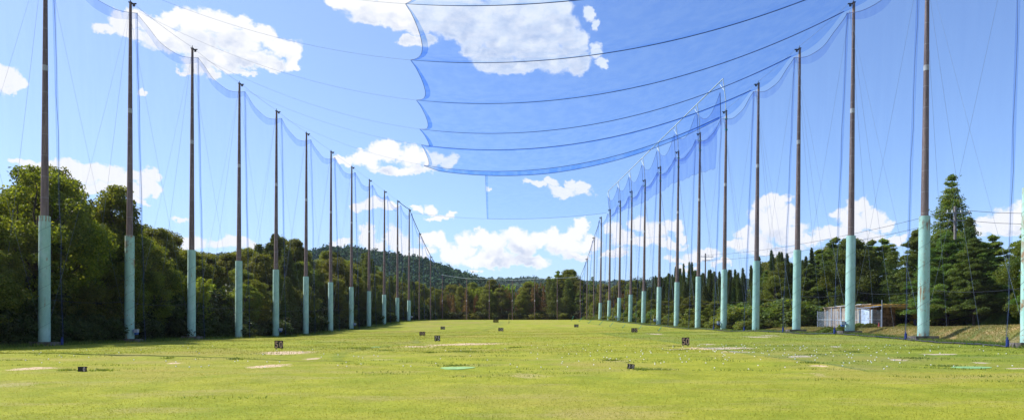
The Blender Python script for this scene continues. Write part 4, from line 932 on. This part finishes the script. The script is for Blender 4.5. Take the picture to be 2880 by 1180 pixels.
def blades():
    """short turf and weeds: uncountable"""
    def field(n, f, hgt, wid):
        x, y = f(n); z = zg(x, y); a = rng.uniform(0, 6.28, n); h = hgt*rng.uniform(.5, 1.3, n); w = wid*rng.uniform(.6, 1.4, n)
        lean = rng.normal(size=(n, 2))*h[:, None]*.5; c = np.stack([x, y, z-.01], 1)
        d = np.stack([np.cos(a)*w, np.sin(a)*w, np.zeros(n)], 1)
        v = np.stack([c-d, c+d, c+np.stack([lean[:, 0], lean[:, 1], h], 1)], 1).reshape(-1, 3)
        return v
    def near(n):
        y = 13+30*rng.uniform(0, 1, n)**1.25; x = rng.uniform(-.74, .74, n)*y; return x, y
    def mid(n):
        y = 40+75*rng.uniform(0, 1, n)**1.2; x = XL(y)+2+(XR(y)-XL(y)-3)*rng.uniform(0, 1, n); return x, y
    V = [field(210000, near, .03, .009), field(90000, mid, .07, .018)]
    v = np.concatenate(V); o = link('turf_grass', np_mesh('turf', v, np.arange(len(v)).reshape(-1, 3), leaf_mat('turf blades', (.185, .22, .022), (.28, .295, .037), .4, (.36, .33, .08), .12)))
    tag(o, 'short mown grass growing over the range floor', 'grass', kind='stuff')
    # darker taller tufts
    T = []
    spots = [(1265*.243+662, 880.5, 12), (1082, 886, 10), (1150, 884, 20), (1190, 884, 20), (250, 931, 22), (170, 931, 12), (1612, 928, 12), (1640, 929, 30), (1148, 919, 26), (1700, 870, 14), (1720, 878.8, 20), (1540, 906, 16), (2380, 920, 24), (2300, 900, 26), (590, 903, 12), (425, 900, 8), (2150, 885, 20), (1300, 873, 14), (2040, 912, 18), (900, 875, 30), (2330, 878, 30)]
    for (px, py, w) in spots:
        X, Y, _ = hit(px, py); k = int(60+w*5)
        T.append(field(k, lambda n: (X+rng.normal(size=n)*w*Y/F*.9, Y+rng.normal(size=n)*.2), .09, .02))
    for k in range(150):
        px = rng.uniform(0, 2576); py = 862+abs(rng.normal())*40; X, Y, _ = hit(px, min(py, 1000)); 
        if X < XL(Y)+2 or X > XR(Y)-1.5: continue
        T.append(field(45, lambda n: (X+rng.normal(size=n)*.7, Y+rng.normal(size=n)*.16), .09, .016))
    # rough edge along both rows
    def edge(side):
        def f(n):
            y = 38+165*rng.uniform(0, 1, n)**1.3
            return ((XR(y)+rng.normal(size=n)*.45-.5) if side else (XL(y)+rng.normal(size=n)*.8+.2)), y
        return f
    T.append(field(26000, edge(1), .24, .03)); T.append(field(14000, edge(0), .28, .03))
    def bankf(n):
        y = 40+46*rng.uniform(0, 1, n); return XR(y)+rng.uniform(.8, 4.4, n)**1.0, y
    v = np.concatenate(T); o = link('weed_tufts', np_mesh('tufts', v, np.arange(len(v)).reshape(-1, 3), LEAF['weed'])); tag(o, 'darker tufts and rough edges of longer grass', 'grass', kind='stuff')
    v = field(42000, bankf, .13, .018); o = link('bank_grass', np_mesh('bankgrass', v, np.arange(len(v)).reshape(-1, 3), leaf_mat('dry bank grass', (.18, .18, .04), (.40, .27, .10), .35, (.36, .26, .11), .3)))
    tag(o, 'dry brownish grass on the bank behind the right poles', 'grass', kind='stuff')
blades()

# ------------------------------------------------------------------ shed, fence, canopy
M['cladding'] = None
def clad_mat():
    m, t, out = mat('stained cladding'); tc = t.n.new('ShaderNodeTexCoord').outputs['Object']; bs = t.n.new('ShaderNodeBsdfPrincipled')
    n = t.noise(t.vec('MULTIPLY', tc, (2, 2, .5)), 1.6, 6, .7)
    c = t.mix(t.ramp(n, .35, .65), (.30, .20, .12), (.58, .45, .30)); rust = t.ramp(t.noise(t.vec('MULTIPLY', tc, (4, 4, .7)), 1, 5, .7), .55, .68, 0, .8)
    c = t.mix(rust, c, (.20, .10, .05)); t._in(bs.inputs['Base Color'], c); bs.inputs['Roughness'].default_value = .7
    t.l.new(bs.outputs[0], out.inputs[0]); return m
M['cladding'] = clad_mat(); M['door_white'] = pbr('white door', (.60, .66, .74), .4, var=.12, scale=2); M['roof_sheet'] = pbr('roof sheet', (.42, .30, .2), .6, var=.4)
M['grey_steel'] = pbr('grey steel', (.30, .32, .36), .5); M['red'] = pbr('red plastic', (.5, .03, .02), .5); M['black'] = pbr('black paint', (.015, .015, .02), .5)
M['gable'] = pbr('shade-toned gable boards', (.10, .09, .085), .8, var=.5, scale=3); M['navy'] = pbr('navy bin', (.03, .04, .10), .5)  # gable colour kept dark to stand for the shade on that end wall
def canopy_mat():
    m, t, out = mat('yellowed roof sheet'); d = t.n.new('ShaderNodeBsdfDiffuse'); tr = t.n.new('ShaderNodeBsdfTranslucent'); mx = t.n.new('ShaderNodeMixShader')
    tc = t.n.new('ShaderNodeTexCoord').outputs['Object']; c = t.mix(t.noise(tc, 1.5, 4), (.62, .44, .15), (.85, .68, .32)); t._in(d.inputs[0], c); t._in(tr.inputs[0], t.mix(1., c, (1.2, 1.1, .8), 'MULTIPLY'))
    mx.inputs[0].default_value = .8; t.l.new(d.outputs[0], mx.inputs[1]); t.l.new(tr.outputs[0], mx.inputs[2]); t.l.new(mx.outputs[0], out.inputs[0]); return m
M['canopy'] = canopy_mat()
def shed():
    z0 = zgf(37, 75); a = math.atan2(8, -1.3)-math.pi/2            # long side runs back along the row
    r = empty('storage_shed', (37.0, 74, z0), a)                    # local x: away from the field, y: back
    w, d, h = 2.7, 8.1, 2.45
    m = MB(); m.box((w/2, d/2, h/2), (w, d, h)); body = m.build('wall', M['cladding'], r)
    m = MB(); m.box((w/2, d/2, h+.05), (w+.25, d+.25, .1)); rf = m.build('roof', M['roof_sheet'], r)
    m = MB(); m.box((.6, 5.2, h+.14), (.6, 2.6, .05)); m.box((.3, 2.1, h+.13), (.4, .8, .05)); m.box((.9, 3.6, h+.13), (.5, .9, .05)); m.build('loose_sheet', M['steel_white'], rf)
    m = MB()
    for y in (.06, 1.5, 2.4, 3.9, 5.4, 6.6, 8.02): m.box((-.03, y, h/2), (.06, .09, h))
    m.build('rib', M['roof_sheet'], body)
    m = MB()
    for y in (5.0, 6.7): m.box((-.05, y, h/2), (.08, .18, h))
    m.build('downpipe', M['grey_steel'], body)
    m = MB(); m.box((-.05, .80, 1.05), (.07, 1.3, 2.0)); dr = m.build('door', M['door_white'], r)
    m = MB(); m.box((-.10, .8, 1.62), (.05, .6, .30)); m.box((-.10, .8, .40), (.05, .6, .30)); m.build('notice_plate', M['steel_white'], dr)
    m = MB(); m.box((-.1, .32, 1.0), (.05, .05, .2)); m.build('handle', M['iron'], dr)
    m = MB(); m.box((w/2+.03, -.02, h/2), (w+.04, .04, h-.02)); m.build('gable', M['gable'], r)
    m = MB(); m.box((1.0, -.07, 1.9), (.75, .05, .5)); m.build('vent', M['black'], r)
    tag(r, 'stained cream storage shed with white door behind the second right pole', 'shed')
    # canopy
    zc = zgf(38, 72); c = empty('canopy', (36.6, 71, zc)); hh = 2.35
    W, D = 5.0, 8.6; m = MB()
    n = 30
    for k in range(n):
        x0, x1 = W*k/n, W*(k+1)/n; za, zb = hh+.03*math.sin(k*2.1)+.02, hh+.03*math.sin((k+1)*2.1)+.02
        m.face([(x0, -.3, za), (x1, -.3, zb), (x1, D, zb), (x0, D, za)]); m.face([(x0, -.3, za+.012), (x0, D, za+.012), (x1, D, zb+.012), (x1, -.3, zb+.012)])
    m.build('roof_sheet', M['canopy'], c)
    m = MB()
    for y in (0, 1.7, 3.4, 5.1, 6.8, 8.5): m.box((W/2, y, hh-.05), (W, .07, .08))
    for x in (.05, 1.65, 3.3, 4.95): m.box((x, D/2, hh-.13), (.06, D, .07))
    m.build('rafter', M['grey_steel'], c)
    for x, y in ((0, 0), (W-.2, 0), (0.9, 7), (W-.2, 8.4)): MB().tube([(x, y, -.2), (x, y, hh+(.45 if y == 0 else 0))], .045, 8).build('post', M['grey_steel'], c)
    m = MB(); m.box((2.9, 8.7, 1.1), (4.2, .06, 2.4)); m.build('shade_backing', M['black'], c)  # black sheet standing in for the shade inside the canopy
    tag(c, 'open lean-to canopy with yellowed translucent roof beside the shed', 'canopy')
    # fence
    A, B = Vector((34.3, 80.6, 0)), Vector((35.25, 70.3, 0)); f = empty('wire_fence', (A.x, A.y, zgf(A.x, A.y))); zA = zgf(A.x, A.y)
    Cc = Vector((36.6, 80.9, 0)); Dd = Vector((36.1, 70.2, 0))
    runs = [(A, B, 5), (A, Cc, 1), (B, Dd, 1)]
    for (p, q, n) in runs:
        L = (q-p).length
        for k in range(n+1):
            c0 = p.lerp(q, k/n); z = zgf(c0.x, c0.y)-zA; thick = .09 if (k in (n, n-1) and n == 5) else .035
            MB().tube([(c0.x-A.x, c0.y-A.y, z-.1), (c0.x-A.x, c0.y-A.y, z+1.85)], thick, 8).build('post', M['steel_white'], f)
        m = MB()
        for hgt in np.arange(.12, 1.83, .125):
            m.tube([((p.lerp(q, t)-A).x, (p.lerp(q, t)-A).y, zgf(*p.lerp(q, t)[:2])-zA+hgt) for t in (0, .25, .5, .75, 1)], .009 if abs(hgt-.87) > .05 else .028, 5)
        m.build('wire_panel', M['steel_white'], f)
    tag(f, 'white wire fence with posts standing in front of the shed', 'fence')
    for k, (x, y) in enumerate(((37.0, 72.4), (37.35, 72.5))):
        z = zgf(x, y); r = empty('safety_cone', (x, y, z)); MB().box((0, 0, .02), (.3, .3, .04)).build('base', M['red'], r); MB().tube([(0, 0, .04), (0, 0, .62)], [.12, .03], 10).build('cone', M['red'], r)
        tag(r, ['red cone by the canopy, the left one of the pair', 'red cone by the canopy, the right one of the pair'][k], 'cone', 'red cones by the canopy')
    z = zgf(40.5, 71.5); b = empty('tipping_bin', (40.7, 71.6, z)); m = MB()
    m.face([(-.5, -.4, .95), (-.35, -.35, .3), (.35, -.35, .3), (.5, -.4, .95)]); m.face([(-.5, .4, .95), (.5, .4, .95), (.35, .35, .3), (-.35, .35, .3)])
    m.face([(-.5, -.4, .95), (-.5, .4, .95), (-.35, .35, .3), (-.35, -.35, .3)]); m.face([(.5, -.4, .95), (.35, -.35, .3), (.35, .35, .3), (.5, .4, .95)]); m.face([(-.35, -.35, .3), (-.35, .35, .3), (.35, .35, .3), (.35, -.35, .3)])
    m.build('tub', M['navy'], b); m = MB(); m.tube([(-.5, -.42, .98), (.5, -.42, .98)], .03, 6); m.tube([(-.45, -.42, .9), (-.1, -.45, .0)], .03, 6); m.tube([(.45, -.42, .9), (.3, -.45, .0)], .03, 6); m.build('stand', M['grey_steel'], b)
    tag(b, 'dark blue tub on a grey stand under the canopy edge', 'tub')
shed()
def mound():
    X, Y = 43.6, 63.5; z = zgf(X, Y); n = 9000; a = rng.uniform(0, 6.28, n); r = rng.uniform(0, 1, n)**.5; x = X+3.0*r*np.cos(a); y = Y+2.0*r*np.sin(a)
    def hz(q): return 1.15*np.maximum(0, 1-q**2)
    zz = zg(x, y)+hz(r); h = .28*rng.uniform(.5, 1.4, n); l = rng.normal(size=(n, 2))*.09; d = np.stack([np.cos(a*5)*.018, np.sin(a*5)*.018, np.zeros(n)], 1); c = np.stack([x, y, zz-.03], 1)
    v = np.stack([c-d, c+d, c+np.stack([l[:, 0], l[:, 1], h], 1)], 1).reshape(-1, 3)
    N = 24; P = []; F2 = []
    for i in range(9):
        for k in range(N):
            q = 1-i/8; w = 2*math.pi*k/N; px, py = X+3.0*q*math.cos(w), Y+2.*q*math.sin(w); P.append((px, py, zgf(px, py)+float(hz(q))-.02-(.1 if i == 0 else 0)))
    for i in range(8):
        for k in range(N): F2.append((i*N+k, i*N+(k+1) % N, (i+1)*N+(k+1) % N, (i+1)*N+k))
    root = link('grassy_mound', np_mesh('mound', P, F2, pbr('mound soil', (.10, .15, .03), .9, var=.3), True)); tag(root, 'overgrown green mound beside the road right of the canopy', 'mound')
    link('grass', np_mesh('moundgrass', v, np.arange(len(v)).reshape(-1, 3), LEAF['weed']), root)
mound()
# ------------------------------------------------------------------ utility poles and lines
M['util'] = pbr('concrete mast', (.20, .18, .18), .8)
UP = [(40.4, 150, 18.4, 'utility pole with crossarm above the cypresses on the right'), (46.6, 75.5, 14.2, 'utility pole half hidden in the tall fir on the right'), (43.8, 250, 22.9, 'small distant utility pole beyond the right row'), (62, 60, 12.8, 'utility pole beyond the right edge of the frame')]
for (X, Y, zt, lab) in UP:
    z = zgf(X, Y); r = empty('utility_pole', (X, Y, z)); MB().tube([(0, 0, -.5), (0, 0, zt-z)], [.19, .13], 10).build('mast', M['util'], r)
    m = MB(); m.box((.35, 0, zt-z-.7), (2.6, .1, .1)); m.box((.2, 0, zt-z-1.5), (1.7, .1, .1)); m.build('crossarm', M['grey_steel'], r)
    m = MB()
    for x in (-.8, -.3, .6, 1.5): m.tube([(x, 0, zt-z-.66), (x, 0, zt-z-.38)], .05, 6)
    m.build('insulator', M['steel_white'], r); tag(r, lab, 'utility pole', 'utility poles behind the right wood')
for k, (a, b) in enumerate(((UP[0], UP[1]), (UP[1], UP[3]))):
    for j, dz in enumerate((-.35, -1.4)):
        row_cable([(a[0], a[1], a[2]+dz), (b[0], b[1], b[2]+dz)], 'utility_line', f'{"upper" if j == 0 else "lower"} utility line {"left" if k == 0 else "right"} of the tall fir', .022, M['wire_dark'], 1.0)

# ------------------------------------------------------------------ hills
def hill_mat():
    m, t, out = mat('wooded hill'); tc = t.n.new('ShaderNodeTexCoord').outputs['Object']; bs = t.n.new('ShaderNodeBsdfPrincipled')
    vo = t.n.new('ShaderNodeTexVoronoi'); t._in(vo.inputs['Vector'], tc); vo.inputs['Scale'].default_value = .11
    r = t.sep(vo.outputs['Color'])[0]
    c = t.mix(r, (.030, .062, .020), (.085, .135, .030)); c = t.mix(t.ramp(t.noise(tc, .02, 3), .55, .7, 0, .5), c, (.12, .13, .03))
    c = t.mix(t.ramp(t.noise(tc, .5, 4, .7), .3, .7), t.mix(.5, c, (.02, .04, .015)), c)
    t._in(bs.inputs['Base Color'], c); bs.inputs['Roughness'].default_value = .85; bs.inputs['Specular IOR Level'].default_value = .1
    t.l.new(bs.outputs[0], out.inputs[0]); return m
HM = hill_mat()
def forest_mat():
    m, t, out = mat('haze-tinted hill leaves'); tc = t.n.new('ShaderNodeTexCoord').outputs['Object']; g = t.n.new('ShaderNodeNewGeometry').outputs['Random Per Island']
    vo = t.n.new('ShaderNodeTexVoronoi'); t._in(vo.inputs['Vector'], t.vec('MULTIPLY', tc, (1, 1, .3))); vo.inputs['Scale'].default_value = .13
    c = t.mix(t.sep(vo.outputs['Color'])[0], (.042, .090, .056), (.070, .122, .062)); c = t.mix(t.ramp(t.noise(tc, .03, 3), .52, .7, 0, .5), c, (.12, .145, .055))  # greens shifted to blue, distance haze put into the leaf colour
    c = t.mix(1., c, t.mix(g, (.8, .82, .8), (1.15, 1.15, 1.1)), 'MULTIPLY')
    d = t.n.new('ShaderNodeBsdfDiffuse'); t._in(d.inputs[0], c); t.l.new(d.outputs[0], out.inputs[0]); return m
FM = forest_mat()
def hill(name, Yc, prof, depth, step, seed, cell):
    g = np.random.default_rng(seed); xs = np.arange((prof[0][0]-CX)/F*Yc, (prof[-1][0]-CX)/F*Yc, step); ys = np.arange(Yc-depth, Yc+depth*.6, step*1.3)
    Xg, Yg = np.meshgrid(xs, ys); px = CX+F*xs/Yc; top = (HY-np.interp(px, [p[0] for p in prof], [p[1] for p in prof]))/F*Yc
    s = np.where(Yg < Yc, 1-((Yc-Yg)/depth)**1.5, 1-((Yg-Yc)/(depth*.6))**2)
    ridge = 1+.13*np.sin(Xg*.035+seed)*np.sin((Yg-Yc)*.03)*np.where(Yg < Yc, (Yc-Yg)/depth, 0)
    Z = 2+(top[None, :]-2-cell*.4)*np.clip(s*ridge, -.1, 1.)
    v = np.stack([Xg, Yg, Z], -1).reshape(-1, 3); ny, nx = Xg.shape; i = np.arange(nx*ny).reshape(ny, nx)
    f = np.stack([i[:-1, :-1], i[:-1, 1:], i[1:, 1:], i[1:, :-1]], -1).reshape(-1, 4)
    tag(link(name, np_mesh(name, v, f, HM, True)), kind='structure')
    # its forest, far too many crowns to count
    n = int((xs[-1]-xs[0])*depth*1.05/(cell*cell)*1.7); x = g.uniform(xs[0], xs[-1], n); y = g.uniform(Yc-depth, Yc+depth*.08, n)
    iy = np.clip(((y-ys[0])/(ys[1]-ys[0])).astype(int), 0, ny-1); ix = np.clip(((x-xs[0])/step).astype(int), 0, nx-1); z = Z[iy, ix]
    r = cell*.5*g.uniform(.6, 1.3, n); k = 44; d = rand_dirs(n*k).reshape(n, k, 3); d[..., 2] = np.abs(d[..., 2])*1.15-.15
    tall = g.uniform(.7, 1.5, n)
    C = np.stack([x, y, z+r*.2], -1)[:, None]+d*np.stack([r, r, r*tall], -1)[:, None]*g.uniform(.75, 1.08, (n, k, 1))
    keep = (C[..., 2] > -5).ravel(); C = C.reshape(-1, 3)[keep]; N = (d+g.normal(size=d.shape)*.45).reshape(-1, 3)[keep]; N /= np.linalg.norm(N, axis=1, keepdims=True)
    lv, lf = leaves(C, N, cell*.26*g.uniform(.7, 1.4, len(C)), cell*.2*g.uniform(.7, 1.4, len(C)))
    tag(link(name.replace('wooded_hill', 'hill_forest').replace('distant_hills', 'distant_forest'), np_mesh('forest', lv, lf, FM)), 'mixed green forest covering the '+name.replace('_', ' '), 'forest', kind='stuff')
hill('wooded_hill', 700, [(560,760),(700,690),(760,648),(800,637),(830,627),(862,622),(890,626),(930,636),(960,642),(1000,644),(1050,650),(1090,662),(1120,672),(1160,686),(1200,700),(1260,725),(1340,765)], 260, 1.7, 3, 8.)
hill('distant_hills', 1700, [(300,660),(500,650),(640,632),(700,628),(760,634),(820,650),(1000,690),(1200,702),(1280,704),(1330,700),(1380,706),(1500,712),(1700,700),(1900,706),(2200,716),(2500,710),(2700,720)], 500, 5., 5, 15.)

# ------------------------------------------------------------------ labels for every tree: by kind, gap between poles and order of depth
def label_trees():
    Lx = sorted((CX+F*LP[i][0]/LP[i][1], i) for i in range(1, 15)); Rx = sorted((CX+F*RP[i][0]/RP[i][1], i) for i in range(0, 15))
    bins = {}
    nth = lambda i: ORD[i]
    for rec in TREES:
        root, kind, X, Y = rec; px = CX+F*X/Y; side = 'rear' if Y > 205 else ('left' if X < 0 else 'right')
        if side == 'left':
            k = [i for q, i in Lx if q <= px]
            where = 'left of the nearest left pole' if not k else f'after the {nth(max(k))} left pole'
        elif side == 'right':
            k = [i for q, i in Rx if q > px]
            where = 'right of the rust-streaked right pole' if not k else f'before the {nth(max(k)+1)} right pole'
            if k and max(k) == 0: where = 'between the two nearest right poles' if False else 'just left of the rust-streaked right pole'
        else:
            k = sum(1 for q, _ in REAR if q <= px); where = ['beyond the rear fence left of its corner', 'beyond the first rear bay', 'beyond the second rear bay', 'beyond the third rear bay', 'beyond the fourth rear bay', 'beyond the fifth rear bay', 'beyond the sixth rear bay', 'beyond the rear fence right corner'][k]
        bins.setdefault((kind, where, side), []).append((Y, root))
    for (kind, where, side), L in bins.items():
        L.sort(key=lambda q: q[0]); d = KIND[kind][2]
        for j, (Y, root) in enumerate(L):
            rank = 'only one' if len(L) == 1 else ('nearest' if j == 0 else ('farthest' if j == len(L)-1 else ORD[j+1]+' nearest'))
            root['label'] = f'{d} {where}, {rank} there'
            root['group'] = {'rear': 'plants beyond the rear fence', 'left': 'plants of the left wood', 'right': 'plants of the right wood'}[side]
label_trees()

# ------------------------------------------------------------------ air
def haze():
    mb = MB(); mb.box((0, 1200, 95), (5200, 3300, 216)); m, t, out = mat('thin haze')
    v = t.n.new('ShaderNodeVolumePrincipled'); v.inputs['Color'].default_value = (.72, .84, 1, 1); v.inputs['Density'].default_value = .00005; v.inputs['Anisotropy'].default_value = .2
    t.l.new(v.outputs[0], out.inputs['Volume']); tag(mb.build('haze', m), 'thin bluish air over the range and hills', 'haze', kind='stuff')
haze()
